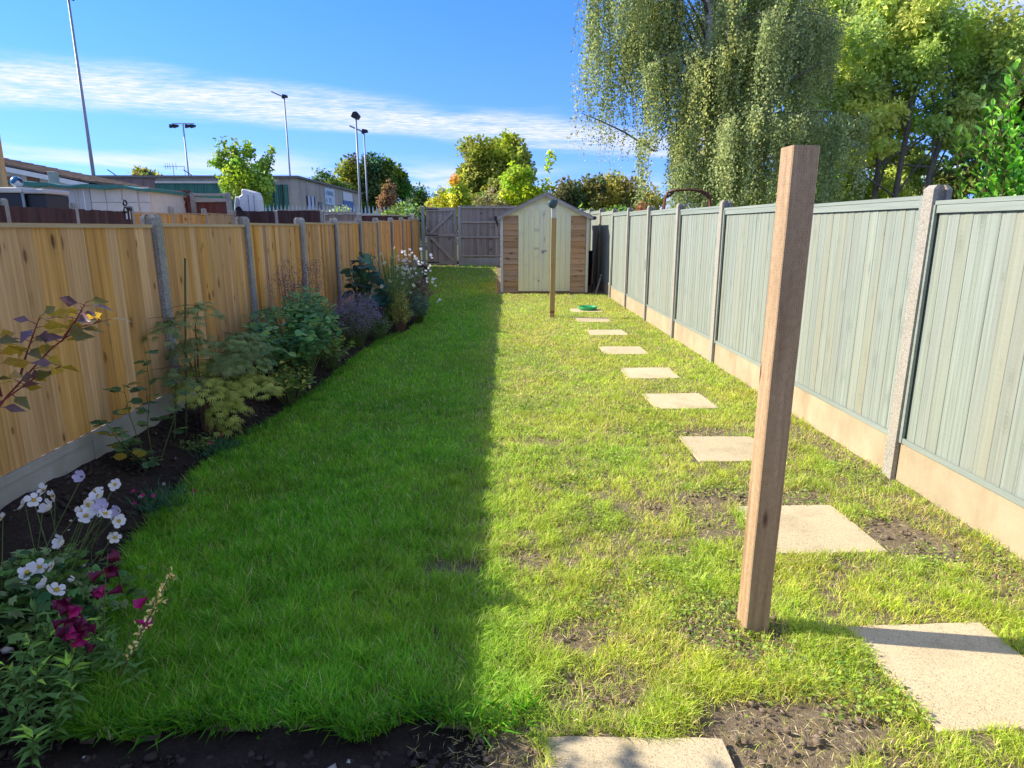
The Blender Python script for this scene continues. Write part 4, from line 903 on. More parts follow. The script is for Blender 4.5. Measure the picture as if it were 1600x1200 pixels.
# weeping birch: limbs arch out and long strands of leaves hang from them
def birch():
    rng = np.random.default_rng(77); R = random.Random(77); base = Vector((7.25, 22.5, .1))
    T = thing('weeping_birch', 'tall weeping silver birch with hanging strands and a pale trunk', 'tree', base)
    tk = MB(); trunk = [Vector((0, 0, 0)), Vector((-.12, 0, 2.5)), Vector((-.3, 0, 5)), Vector((-.52, 0, 8.2)), Vector((-.6, .1, 11)), Vector((-.5, .1, 13.5))]
    tk.tube(trunk, [.24, .2, .17, .14, .09, .03], 10, False); lb = MB()
    gs = []; st = MB(); N_ST = 0
    # (tip x, tip y, arch height, tip z, strands, min strand bottom z)
    L = [(-4.7, -.6, 10.2, 8.9, 22, 4.6), (-4.3, .8, 9.6, 8.0, 22, 4.4), (-3.9, -.9, 11.4, 9.6, 22, 4.8), (-3.4, .2, 8.6, 7.3, 24, 3.6), (-2.9, -.5, 10.8, 9., 22, 4.4), (-2.5, 1.3, 9.6, 8.0, 20, 4.2), (-4.6, .2, 8.2, 6.6, 16, 4.3), (-3.6, 1.4, 10.6, 9.4, 16, 4.4), (-2.7, -1.4, 7.6, 6.2, 18, 3.5),
         (-1.6, -2.0, 7.4, 6.3, 26, 1.9), (-.6, -2.4, 7.8, 6.8, 28, 1.8), (.6, -2.5, 8.2, 7.2, 30, 1.8), (1.7, -2.3, 7.9, 6.9, 28, 1.7), (2.7, -1.9, 8.4, 7.4, 28, 1.7), (3.4, -1.0, 8.9, 7.6, 26, 1.8), (1.0, -1.4, 10.2, 9.2, 26, 3.2), (2.2, -.8, 10.6, 9.4, 26, 3.2), (3.2, .3, 9.8, 8.6, 24, 2.4), (-.2, -1.6, 9.6, 8.8, 22, 3.5),
         (-2.2, -1.5, 5.2, 4.2, 26, 1.7), (-1.9, -2.2, 4.2, 3.4, 20, 1.6), (-.8, -2.8, 5.2, 4.4, 24, 1.5), (.4, -3.0, 5.4, 4.5, 24, 1.5), (1.6, -2.9, 5.4, 4.6, 24, 1.5), (2.7, -2.5, 5.5, 4.7, 24, 1.5), (3.6, -1.8, 5.6, 4.8, 22, 1.6), (.2, 1.8, 9., 8., 20, 3.), (2.0, 2., 9, 8, 20, 2.5), (-1.2, .6, 6.4, 5.4, 18, 2.2)]
    for tx, ty, zh, zt, ns, zmin in L:
        z0 = max(2.0, zh-1.8-.45*abs(tx)); a = Vector((np.interp(z0, [0, 5, 8.2, 13], [0, -.3, -.52, -.5]), 0, z0)); tip = Vector((tx, ty, zt))
        pts = []
        for i in range(9):
            t = i/8; p = a.lerp(tip, t); p.z = a.z*(1-t)**2+2*t*(1-t)*(zh+.4)+tip.z*t*t; pts.append(p+Vector((R.uniform(-.06, .06), R.uniform(-.06, .06), 0)))
        lb.tube(pts, [.045*(1-.85*i/8) for i in range(9)], 6, False)
        yellow = R.random(); cl = [(.30+.72*(q+R.uniform(.1, .9))/5, R.gauss(0, .22), R.gauss(0, .22)) for q in range(5)]
        for s_ in range(int(ns*2.5)):
            ct = R.choice(cl); t = max(.2, min(ct[0]+R.gauss(0, .035), 1.)); j = min(7, int(t*8)); p0 = pts[j].lerp(pts[j+1], t*8-j) if j < 8 else pts[8]
            p0 = p0+Vector((ct[1]+R.gauss(0, .13), ct[2]+R.gauss(0, .13), R.gauss(0, .12)))
            Ls = min(R.uniform(.9, 3.4), max(.4, p0.z-zmin-R.random()*.7)); n = int(Ls*40)+8
            tt = np.linspace(0, 1, n); sw = Vector((R.gauss(0, .12), R.gauss(0, .12), 0)); ph = R.uniform(0, 6)
            q = np.stack([p0.x+sw.x*tt*Ls*.6+.05*np.sin(tt*7+ph), p0.y+sw.y*tt*Ls*.6+.05*np.cos(tt*6+ph), p0.z-tt*Ls+.10*np.sin(tt*3.1)], 1)+rng.normal(size=(n, 3))*np.array([.075, .075, .04])
            dd = rng.normal(size=(n, 3))*.55+np.array([0, 0, -.8])
            base_c = np.array([(.145, .17, .068), (.115, .14, .055), (.19, .21, .085), (.205, .205, .06)][R.choices([0, 1, 2, 3], [4, 3, 3, 1+yellow])[0]])
            cc = np.clip(base_c*(1+rng.normal(size=(n, 1))*.22), .01, 1)
            gs.append(leaf_geo(q, dd, 1.*.082*(.7+.6*rng.random(n)), .72, cc, 'kite', rng=rng))
            if s_ % 2 == 0: st.tube([tuple(q[0]), tuple(q[n//2]), tuple(q[-1])], [.006, .005, .003], 3, False)
    V, F, cc = join_geo(gs); cr = link('crown', np_mesh('crown', V, F, M['leaf_far'], cc), T); cr['kind'] = 'stuff'
    # bare thin branch reaching left with wispy twigs
    lb.tube([(-2.2, -.6, 4.0), (-3.2, -.7, 4.55), (-4.0, -.7, 4.9), (-4.6, -.8, 5.1)], [.035, .03, .02, .008], 5, False)
    lb.tube([(-.3, 0, 4.6), (1.0, -2.0, 5.6), (2.0, -2.6, 6.2)], [.05, .04, .02], 6, False)
    link('trunk', tk.mesh('trunk', M['birch_bark'], 0, True, False), T)
    link('limb', lb.mesh('limb', M['bark'], 0, True, False), T)['kind'] = 'stuff'
    tw = link('twigs', st.mesh('twigs', M['stem_brown'], 0, False, False), T); tw['kind'] = 'stuff'
    gs = []
    for _ in range(46):
        t = R.random(); p = np.array([-2.8-1.9*t, -.7, 4.35+.75*t]); n = 14; tt = np.linspace(0, 1, n)[:, None]; Ls = R.uniform(.4, 1.3)
        q = p+tt*np.array([R.gauss(-.15, .2), R.gauss(0, .2), -Ls])+rng.normal(size=(n, 3))*.03
        gs.append(leaf_geo(q, rng.normal(size=(n, 3))+np.array([0, 0, -1.]), .06, .7, palette(n, [(.22, .2, .06), (.14, .15, .05)], .2, rng), 'kite', rng=rng))
    V, F, cc = join_geo(gs); w = link('wispy_twigs', np_mesh('wispy_twigs', V, F, M['leaf_far'], cc), T); w['kind'] = 'stuff'
birch()
make_tree('maple_tree', 'broad multi stemmed maple with yellowing leaves behind the green fence', (13.9, 24, .1),
          [(11.5, 24, 6.5, 1.7, 1.6, 2.6), (13.3, 24, 7.6, 1.9, 1.8, 2.0), (15.2, 24, 8.0, 2.0, 1.8, 1.9), (17.0, 24, 7.0, 1.6, 1.6, 2.2), (12.6, 22.8, 5.0, 1.3, 1.2, 1.1), (11.3, 24, 3.8, 1.5, 1.4, 1.6), (16.0, 24, 5.2, 1.4, 1.2, 1.1), (14.4, 25, 5.6, 1.7, 1.2, 1.2), (15.4, 25.5, 3.4, 1.8, 1., 1.1), (13.2, 25.5, 3.9, 1.2, 1., 1.1), (12.4, 25.5, 2.6, 1.6, 1.2, 1.0), (17.6, 24, 4.6, 1., 1., .9)],
          60000, .165, [(.20, .24, .055), (.165, .21, .05), (.25, .275, .065), (.14, .18, .05)], 61, .13,
          stems=[[(13.7, 24, .1), (13.3, 24, 7.0)], [(13.95, 24, .1), (14.3, 24, 7.6)], [(14.9, 24.4, .1), (16.2, 24.2, 7.0)]], limbs=7, clump=.30, accent=((12.9, 22.6, 5.4), (1.5, 1.4, .9), (.24, .25, .05)))
make_tree('ash_tree', 'tall pale green tree between the birch and the maple', (11.3, 29, .1), [(11.8, 29, 9.5, 2.4, 2, 2.5), (13.8, 29, 10.2, 2.2, 2, 2.), (10.2, 29, 6.5, 2., 1.8, 2.6), (16.2, 29, 10, 2.2, 2, 2.2), (11, 29, 3.2, 2.2, 1.6, 2.)], 32000, .20, [(.18, .22, .05), (.22, .26, .06), (.135, .175, .04)], 62, .2, clump=.28)
make_tree('dark_tree', 'dark leafed tree filling the gap behind the laurel bush', (20.5, 27, .1), [(19.2, 27, 5.2, 1.8, 1.6, 2.6), (21, 27, 7.5, 2.2, 2, 2.6), (18.2, 27, 2.6, 1.9, 1.6, 1.5), (22.5, 27, 4.5, 2, 2, 3)], 14000, .24, [(.08, .10, .03), (.11, .12, .035), (.06, .075, .025)], 63, .2)
make_tree('shady_understorey', 'shady understorey shrubs below the maple behind the green fence', (10.5, 27, .1), [(9.5, 27.5, 2.0, 2., 1., 1.3), (12.5, 28, 2.4, 2., 1., 1.5), (15.5, 28, 2.6, 2., 1., 1.7), (18., 28, 2.8, 2, 1., 1.9), (16.6, 28.5, 4.6, 1.8, 1., 1.2), (13.8, 28.5, 4.4, 1.6, 1., 1.2)], 20000, .2, [(.13, .165, .04), (.10, .135, .033), (.165, .19, .045)], 64, .06, cat='shrub')
# ---------------------------------------------------------------- laurel bush above the green fence: large leaves, each a part
def one_leaf(name, kind, L, ratio, mat):
    T, F = LEAF[kind]; V = T.copy().astype(float); V[:, 1] *= ratio; V *= L
    return np_mesh(name, V, F, mat, smooth=True)
def aim(d, roll=0.):
    q = Vector(d).normalized().to_track_quat('X', 'Z'); return (q.to_matrix().to_4x4() @ Matrix.Rotation(roll, 4, 'X')).to_euler()
def laurel():
    rng = np.random.default_rng(5); R = random.Random(5)
    T = thing('laurel_bush', 'bright green large leaved bush overhanging the sage green fence', 'bush', (6.0, 7.4, .06)); B = Vector(T.location)
    mats = [leaf_solid('laurel_leaf_%d' % i, c, .35, .33) for i, c in enumerate([(.12, .26, .03), (.17, .34, .045), (.085, .19, .03)])]
    ms = [one_leaf('leaf', 'fold', .13, .52, m) for m in mats]; st = MB(); P = []; D = []
    for k in range(190):
        a = R.uniform(-3.1, .9); r = R.uniform(.35, 1.35); e = Vector((6.1+math.cos(a)*r*.95-.15, 7.4+math.sin(a)*r*.9, R.uniform(1.7, 3.75)-.75*max(0, r-.75)))
        if e.x < 5.5: e.z = min(e.z, 2.25+(e.x-4.6)*1.35+R.uniform(-.15, .2))
        if e.x < XR+1.75: e.x = XR+1.75+R.random()*.25
        s0 = Vector((6.2+R.gauss(0, .2), 7.5+R.gauss(0, .2), .3)); pts = limb_pts(s0-B, e-B, R, .10, 6); st.tube(pts, [.018*(1-.75*i/6) for i in range(7)], 5, False)
        for i in range(30):
            t = .45+.57*i/30; j = min(5, int(t*6)); p = pts[j].lerp(pts[j+1], min(1., t*6-j)); out = Vector((math.cos(i*2.4), math.sin(i*2.4), .35)); P.append(p); D.append(out+(pts[-1]-pts[-2]).normalized()*.8+Vector((-.3, -.2, 0)))
    order = sorted(range(len(P)), key=lambda i: (P[i].x+B.x)*.9+(P[i].y+B.y)*.6-P[i].z*.2)
    for i in order[:300]: link('leaf', ms[R.randrange(3)], T, P[i], aim(D[i], R.uniform(-.5, .5)), (R.uniform(.75, 1.2),)*3)
    rest = order[300:]; Pn = np.array([P[i][:] for i in rest]); Dn = np.array([D[i][:] for i in rest])
    V, F, c = leaf_geo(Pn, Dn+rng.normal(size=Dn.shape)*.2, .13*(.75+.4*rng.random(len(Pn))), .52, palette(len(Pn), [(.12, .26, .03), (.17, .34, .045), (.085, .19, .03)], .15, rng), 'fold', up=(0, 0, 1), flat=.6, rng=rng)
    f = link('foliage', np_mesh('foliage', V, F, M['leaf'], c, True), T); f['kind'] = 'stuff'
    s_ = link('stems', st.mesh('stems', M['stem_brown'], 0, False, False), T); s_['kind'] = 'stuff'
laurel()

# ---------------------------------------------------------------- flower bed planting
def stuff(name, geo, mat, T, smooth=False):
    V, F, c = geo; o = link(name, np_mesh(name, V, F, M[mat], c, smooth), T); o['kind'] = 'stuff'; return o
def stems_obj(mb, mat, T, name='stems'):
    o = link(name, mb.mesh(name, M[mat], 0, False, False), T); o['kind'] = 'stuff'; return o
def bushy(name, label, base, h, rx, ry, n_stem, per, leaf, ratio, cols, seed, kind='fold', start=.35, spread=1., mat='leaf', stem='stem_green', sr=.004, flat=.5, droop=-.1, cat='plant', dome=True, jit=.15, weights=None):
    """stems fan out of the ground and carry leaves along their upper length"""
    rng = np.random.default_rng(seed); R = random.Random(seed); T = thing(name, label, cat, (base[0], base[1], gz(base[1])+.02+.5*float(bed_h(base[0], base[1])))); st = MB(); P = []; D = []; tips = []
    for k in range(n_stem):
        a = R.uniform(0, 2*math.pi); r = R.random()**.55; z = h*(math.sqrt(max(0.05, 1-.75*r*r)) if dome else R.uniform(.75, 1.))*R.uniform(.8, 1.05)
        e = Vector((math.cos(a)*r*rx, math.sin(a)*r*ry, z)); s0 = Vector((math.cos(a)*r*rx*.25*spread, math.sin(a)*r*ry*.25*spread, 0)); mid = s0.lerp(e, .5)+Vector((math.cos(a)*rx*-.08, math.sin(a)*ry*-.08, h*.06)); pts = [s0, s0.lerp(mid, .6), mid, mid.lerp(e, .55), e]
        st.tube(pts, [sr, sr*.9, sr*.8, sr*.6, sr*.35], 4, False); tips.append(e)
        for i in range(per):
            t = start+(1-start)*(i+R.random()*.6)/per; j = min(3, int(t*4)); P.append(pts[j].lerp(pts[j+1], min(1, t*4-j))); an = i*2.4+k; D.append((math.cos(an), math.sin(an), R.uniform(droop-.2, droop+.5)))
    P = np.array([tuple(p) for p in P]); D = np.array(D)+rng.normal(size=(len(P), 3))*.25
    stuff('foliage', leaf_geo(P, D, leaf*(.6+.7*rng.random(len(P))), ratio, palette(len(P), cols, jit, rng, weights), kind, up=(0, 0, 1), flat=flat, rng=rng), mat, T); stems_obj(st, stem, T)
    return T, tips
# --- flower meshes
def petal_flower(name, n, r, mat_c, cup=.25, wid=.46, seed=0):
    V = []; F = []; Q = random.Random(seed); r0 = r; cup0 = cup
    for i in range(n):
        r = r0*(Q.uniform(.82, 1.12) if seed else 1.); cup = cup0+(Q.uniform(-.25, .35) if seed else 0.)
        a = 2*math.pi*i/n+.1*(i % 2)+(Q.uniform(-.16, .16) if seed else 0); c, s = math.cos(a), math.sin(a); k = len(V)
        for u, w, z in ((.12, 0, 0), (.45, wid*.7, .10), (.80, wid*.85, cup*.8), (1., .18, cup), (1., -.18, cup), (.80, -wid*.85, cup*.8), (.45, -wid*.7, .10), (.6, 0, .10)):
            V.append(((c*u-s*w*.8)*r, (s*u+c*w*.8)*r, z*r+.002*(i % 2)))
        F += [(k+7, k+j, k+(j+1) % 7) for j in range(7)]
    return np_mesh(name, np.array(V), np.array(F), mat_c, smooth=True)
white_p = S('white_petal').done((.90, .87, .84), .55, .25, None, 0., .30); mauve_p = S('mauve_petal').done((.62, .54, .70), .55, .25, None, 0., .3)
yel = plain_mat('anther_yellow', (.55, .36, .03), .7, .2); grn = plain_mat('eye_green', (.25, .33, .05), .6, .2)
an_white = petal_flower('flower', 6, .037, white_p, .22, .60); an_mauve = petal_flower('flower', 6, .033, mauve_p, .8, .6); an_bud = petal_flower('flower', 5, .018, white_p, 1.3, .5)
an_set = [petal_flower('flower', n_, .033, white_p, c_, .60, k_) for n_, c_, k_ in ((6, .22, 3), (5, .45, 4), (7, .15, 5), (6, .7, 6), (5, -.05, 8))]
eye_m = MB().lathe([(0, .004), (.005, .004), (.0085, .0075), (.007, .010), (.0035, .0085), (0, .012)], 12).mesh('flower_eye', yel)
def place_flower(T, me, p, d, sc=1., eye=True):
    q = Vector(d).normalized().to_track_quat('Z', 'Y').to_euler(); o = link('flower', me, T, p, q, (sc,)*3)
    if eye: link('flower_eye', eye_m, o, (0, 0, .001))
    return o
# 1. white anemones
def anemones():
    rng = np.random.default_rng(8); R = random.Random(8); B = Vector((-1.98, 2.55, .0)); T = thing('white_anemone', 'clump of large white anemone flowers with yellow eyes in the flower bed', 'flower', B); st = MB()
    W = [(-2.10, 2.72, .50, 1.05), (-2.03, 2.76, .55, .95), (-1.985, 2.75, .53, .95), (-2.0, 2.73, .48, 1.05), (-1.87, 2.86, .50, 1.), (-1.83, 2.84, .43, 1.0), (-1.87, 2.75, .455, .95), (-1.84, 2.72, .44, 1.1), (-1.80, 2.74, .47, .9), (-1.73, 2.78, .44, .85), (-1.71, 2.74, .41, .95), (-1.70, 2.68, .36, .9), (-1.76, 2.8, .40, .9), (-1.89, 2.62, .37, 1.),
         (-1.90, 2.48, .33, 1.), (-1.85, 2.49, .325, .9), (-1.76, 2.36, .29, 1.15), (-1.71, 2.40, .315, .75), (-1.95, 2.9, .56, .9), (-1.92, 2.42, .29, .7), (-1.80, 2.9, .52, .9), (-1.76, 2.72, .49, .95), (-2.16, 2.66, .46, .9), (-1.82, 2.80, .50, 1.05), (-1.78, 2.77, .43, 1.), (-1.88, 2.80, .46, 1.05), (-1.74, 2.70, .46, .95), (-1.93, 2.45, .32, 1.), (-1.81, 2.38, .31, .9), (-2.04, 2.70, .53, 1.0)]
    for i, (x, y, z, sc) in enumerate(W):
        p = Vector((x, y, z))-B; d = Vector((R.uniform(-.7, .9), R.uniform(-1.1, -.05), R.uniform(.1, 1.)))
        me = an_mauve if i in (9, 21, 18) else an_bud if i in (19, 17) else an_set[i % 5]
        place_flower(T, me, p, d, sc, me in an_set); g0 = Vector((R.gauss(0, .10), R.gauss(-.02, .10), 0)); st.tube([g0, g0.lerp(p, .5)+Vector((R.gauss(0, .015), R.gauss(0, .015), .03)), p-d.normalized()*.004], [.0028, .0022, .0016], 5, False)
    stems_obj(st, 'stem_green', T)
    n = 900; P = np.stack([rng.normal(-.02, .17, n), rng.normal(-.06, .16, n), rng.random(n)**.7*.30+.02], 1); P[:, 2] *= np.clip(1.3-np.hypot(P[:, 0], P[:, 1])*2, .2, 1)
    stuff('foliage', leaf_geo(P, rng.normal(size=(n, 3))*[1, 1, .35], .055*(.6+.8*rng.random(n)), .75, palette(n, [(.055, .11, .03), (.075, .14, .035), (.04, .08, .025), (.11, .15, .06)], .18, rng), 'palm', up=(0, 0, 1), flat=.75, rng=rng), 'leaf', T)
anemones()
# 2. burgundy penstemon with leafy skirts
burg = S('burgundy_petal').done((.16, .008, .045), .45, .4, None, 0., .25); pink = S('magenta_petal').done((.55, .015, .17), .45, .4, None, 0., .3)
def bell(mat):
    m = MB(); prof = [(.0025, 0), (.0045, .008), (.0075, .018), (.0105, .028), (.012, .034), (.0195, .040)]; n = 10; V = []; F = []
    for k in range(n):
        a = 2*math.pi*k/n; w = 1+.20*math.cos(5*a)
        for j, (r, z) in enumerate(prof): V.append((r*(w if j == 5 else 1)*math.cos(a), r*(w if j == 5 else 1)*math.sin(a), z))
    for k in range(n):
        for j in range(5): F.append((k*6+j, ((k+1) % n)*6+j, ((k+1) % n)*6+j+1, k*6+j+1))
    return m.add(V, F).mesh('flower', mat, 0, True)
def penstemon():
    rng = np.random.default_rng(9); R = random.Random(9); B = Vector((-1.55, 2.12, 0)); T = thing('burgundy_penstemon', 'leafy penstemon with burgundy tubular flowers in the near bed corner', 'flower', B)
    bm, pk = bell(burg), bell(pink); st = MB()
    sp = [(Vector((-1.53, 2.10, .42)), 11, bm), (Vector((-1.56, 2.40, .43)), 7, bm), (Vector((-1.28, 2.22, .40)), 2, pk), (Vector((-1.50, 2.12, .34)), 6, bm)]
    for tip, nf, me in sp:
        t0 = tip-B; g0 = Vector((t0.x*.4+R.gauss(0, .03), t0.y*.4, 0)); pts = [g0, g0.lerp(t0, .5)+Vector((0, 0, .05)), t0]; st.tube(pts, [.004, .003, .0015], 5, False)
        for i in range(nf):
            u = .55+.45*i/nf; p = pts[1].lerp(t0, (u-.5)*2); a = i*2.3+R.random(); d = Vector((math.cos(a), math.sin(a)*.8-.3, R.uniform(-.75, .1)))
            link('flower', pk if (me is bm and i % 6 == 2) else me, T, p+Vector((R.gauss(0, .008), R.gauss(0, .008), R.gauss(0, .006))), d.to_track_quat('Z', 'Y').to_euler(), (R.uniform(.95, 1.35),)*3)
    # dry golden seed stalk
    ss = [Vector((-1.36, 2.12, .16))-B, Vector((-1.29, 2.18, .30))-B, Vector((-1.235, 2.24, .43))-B]; st2 = MB(); st2.tube([(0.1, 0, 0)]+[tuple(p) for p in ss], [.003, .003, .0025, .001], 5, False)
    n = 90; tt = rng.random(n); P = np.array([tuple(ss[0].lerp(ss[2], t)) for t in tt])+rng.normal(size=(n, 3))*.008
    stems_obj(st2, 'stem_brown', T, 'seed_stalk'); stuff('seed_heads', leaf_geo(P, rng.normal(size=(n, 3))+[.4, .2, 1.], .02, .5, palette(n, [(.42, .31, .12), (.32, .24, .09), (.5, .42, .2)], .2, rng), 'fold', rng=rng), 'leaf', T)
    P = []; D = []; cc = []
    for k in range(64):
        x, y = R.gauss(-.10, .17), R.gauss(-.10, .20)
        if x > .24: x = .24*R.random()
        h = R.uniform(.12, .34)*max(.35, 1-1.2*abs(x+.08)); lean = Vector((R.gauss(0, .22), R.gauss(-.05, .2), 1)); st.tube([(x, y, 0), tuple(Vector((x, y, 0))+lean*h)], [.003, .0018], 4, False); bright = R.random() < .4
        for i in range(15):
            t = .12+.88*i/14; p = Vector((x, y, 0))+lean*h*t; a = (i//2)*1.57+(i % 2)*3.14+k; P.append(tuple(p)); D.append((math.cos(a), math.sin(a), .25+.9*(t > .9))); cc.append((.16, .27, .035) if bright and t > .82 else (.065, .125, .03))
    n = len(P); col = np.array(cc)*(1+rng.normal(size=(n, 1))*.18)
    stuff('foliage', leaf_geo(np.array(P), np.array(D)+rng.normal(size=(n, 3))*.15, .058*(.7+.6*rng.random(n)), .30, np.clip(col, .01, 1), 'lance', up=(0, 0, 1), flat=.8, rng=rng), 'leaf', T); stems_obj(st, 'stem_green', T)
penstemon()
# 3. dianthus tufts
def dianthus(label, x, y, r, nfl, seed):
    rng = np.random.default_rng(seed); R = random.Random(seed); T = thing('pink_dianthus', label, 'flower', (x, y, gz(y)+float(bed_h(x, y))+.005)); n = 420
    P = np.stack([rng.normal(0, r*.5, n), rng.normal(0, r*.55, n), rng.random(n)*.03], 1); D = np.stack([P[:, 0]*2.5+rng.normal(0, .3, n), P[:, 1]*2.5+rng.normal(0, .3, n), np.full(n, .9)], 1)
    stuff('foliage', leaf_geo(P, D, .075*(.6+.7*rng.random(n)), .07, palette(n, [(.035, .085, .045), (.05, .11, .05), (.03, .065, .035)], .2, rng), 'lance', rng=rng), 'leaf', T); st = MB()
    fm = petal_flower('flower', 5, .013, pink, .2, .55)
    for i in range(nfl):
        p = Vector((R.gauss(0, r*.55), R.gauss(-.02, r*.6), R.uniform(.07, .11))); st.tube([(p.x*.7, p.y*.7, 0), tuple(p)], .0015, 4, False); link('flower', fm, T, p, Vector((R.gauss(0, .5), -.5, .8)).to_track_quat('Z', 'Y').to_euler())
    stems_obj(st, 'stem_green', T)
dianthus('tuft of blue green dianthus with magenta flowers beside the lawn edge', -2.10, 3.80, .20, 5, 12)
dianthus('smaller dianthus tuft with two dull pink flowers below the feathery maple', -2.16, 4.78, .16, 3, 13)
# 4. rose with separate rounded leaves
def leafy_individual(name, label, base, stems, leaf_mats, L, ratio, kind, seed, per=7, stemmat='stem_green', cat='shrub', sr=.004, start=.3, pairs=True, out=.045, weights=None, flat=.3):
    R = random.Random(seed); T = thing(name, label, cat, base); st = MB(); ms = [one_leaf('leaf', kind, L, ratio, m) for m in leaf_mats]; B = Vector(base)
    for s_ in stems:
        pts = [Vector(p)-B for p in s_[0]]; nn = s_[1] if len(s_) > 1 else per; n = len(pts)-1
        st.tube(pts, [sr*(1-.7*i/n) for i in range(n+1)], 6, False)
        for i in range(nn):
            t = start+(1-start)*(i+.5+R.uniform(-.3, .3))/nn; t = max(0, min(.999, t)); j = int(t*n); p = pts[j].lerp(pts[j+1], t*n-j); a = i*2.4+R.random(); d = Vector((math.cos(a), math.sin(a), R.uniform(-.25, .6)))
            q = p+d*out; st.tube([p, q], [sr*.4, sr*.25], 4, False)
            for w in ((0, .8, -.8) if pairs else (0,)):
                dd = Vector((math.cos(a+w), math.sin(a+w), d.z*.6-.15+R.uniform(-.2, .2))); pos = q if w == 0 else p+d*out*.55
                link('leaf', ms[R.choices(range(len(ms)), weights)[0]], T, pos, aim(dd, R.uniform(-flat, flat)*2), (R.uniform(.7, 1.15),)*3)
    stems_obj(st, stemmat, T); return T
rg1, rg2, ry = leaf_solid('rose_green', (.10, .20, .07), .3), leaf_solid('rose_light', (.19, .29, .08), .3), leaf_solid('rose_yellow', (.52, .38, .05), .3)
bx, by = -2.44, 4.40
leafy_individual('rose_bush', 'sparse rose bush with rounded green and yellowing leaves against the fence', (bx, by, .03),
    [([(bx, by, .02), (bx+.0, by-.02, .35), (bx+.07, by-.05, .62), (bx+.10, by-.1, .92)], 9), ([(bx, by, .02), (bx-.06, by-.25, .30), (bx-.08, by-.38, .52)], 8), ([(bx+.02, by, .02), (bx+.12, by+.1, .35), (bx+.16, by+.18, .62)], 5), ([(bx-.02, by-.05, .02), (bx+.02, by-.3, .25), (bx+.05, by-.42, .40)], 7), ([(bx-.04, by, .02), (bx-.05, by-.12, .45), (bx-.02, by-.2, .70)], 6), ([(bx, by, .02), (bx+.07, by-.2, .15), (bx+.10, by-.3, .22)], 4)],
    [rg1, rg2, ry], .074, .80, 'round', 14, weights=[6, 3, 1.3], start=.35)
# 5. red stemmed shrub at the frame edge with olive, purple and yellow leaves
pl1, pl2, pl3 = leaf_solid('shrub_olive', (.26, .22, .05), .4, .3), leaf_solid('shrub_purple', (.22, .12, .13), .3, .25), leaf_solid('shrub_gold', (.70, .45, .045), .45, .35)
sx, sy = -2.33, 2.35
leafy_individual('red_stemmed_shrub', 'red stemmed shrub with pointed golden and purple leaves beside the fence', (sx, sy, .03),
    [([(sx, sy, .03), (-2.36, 2.6, .60), (-2.27, 2.95, .93), (-2.07, 3.02, 1.15), (-1.95, 3.05, 1.24), (-1.84, 3.08, 1.27)], 22), ([(-2.20, 2.97, 1.03), (-2.17, 3.0, 1.14), (-2.10, 3.02, 1.30)], 12), ([(-2.02, 3.03, 1.19), (-1.95, 3.04, 1.28), (-1.90, 3.05, 1.36)], 11), ([(-2.36, 2.5, .55), (-2.22, 2.72, .90), (-2.05, 2.82, 1.04), (-1.93, 2.86, 1.10)], 13), ([(-2.25, 2.9, .95), (-2.22, 2.85, 1.12), (-2.20, 2.85, 1.22)], 12),
     ([(sx, sy, .03), (-2.35, 2.3, .8), (-2.25, 2.2, 1.4), (-2.18, 2.15, 1.95)], 18), ([(sx, sy, .03), (-2.3, 2.2, .8), (-2.1, 2.1, 1.45), (-1.95, 2.05, 1.80)], 16), ([(sx, sy, .03), (-2.4, 2.2, .9), (-2.4, 2.0, 1.7), (-2.3, 1.95, 2.1)], 16), ([(sx, sy, .03), (-2.3, 2.1, .9), (-2.15, 1.9, 1.5), (-2.1, 1.8, 1.75)], 14), ([(sx, sy, .03), (-2.35, 2.3, .9), (-2.3, 2.3, 1.5), (-2.22, 2.35, 1.75)], 12)],
    [pl1, pl2, pl3], .098, .50, 'lance', 15, stemmat='stem_red', pairs=False, out=.03, weights=[4, 3, 4], start=.42, sr=.006, flat=.8)
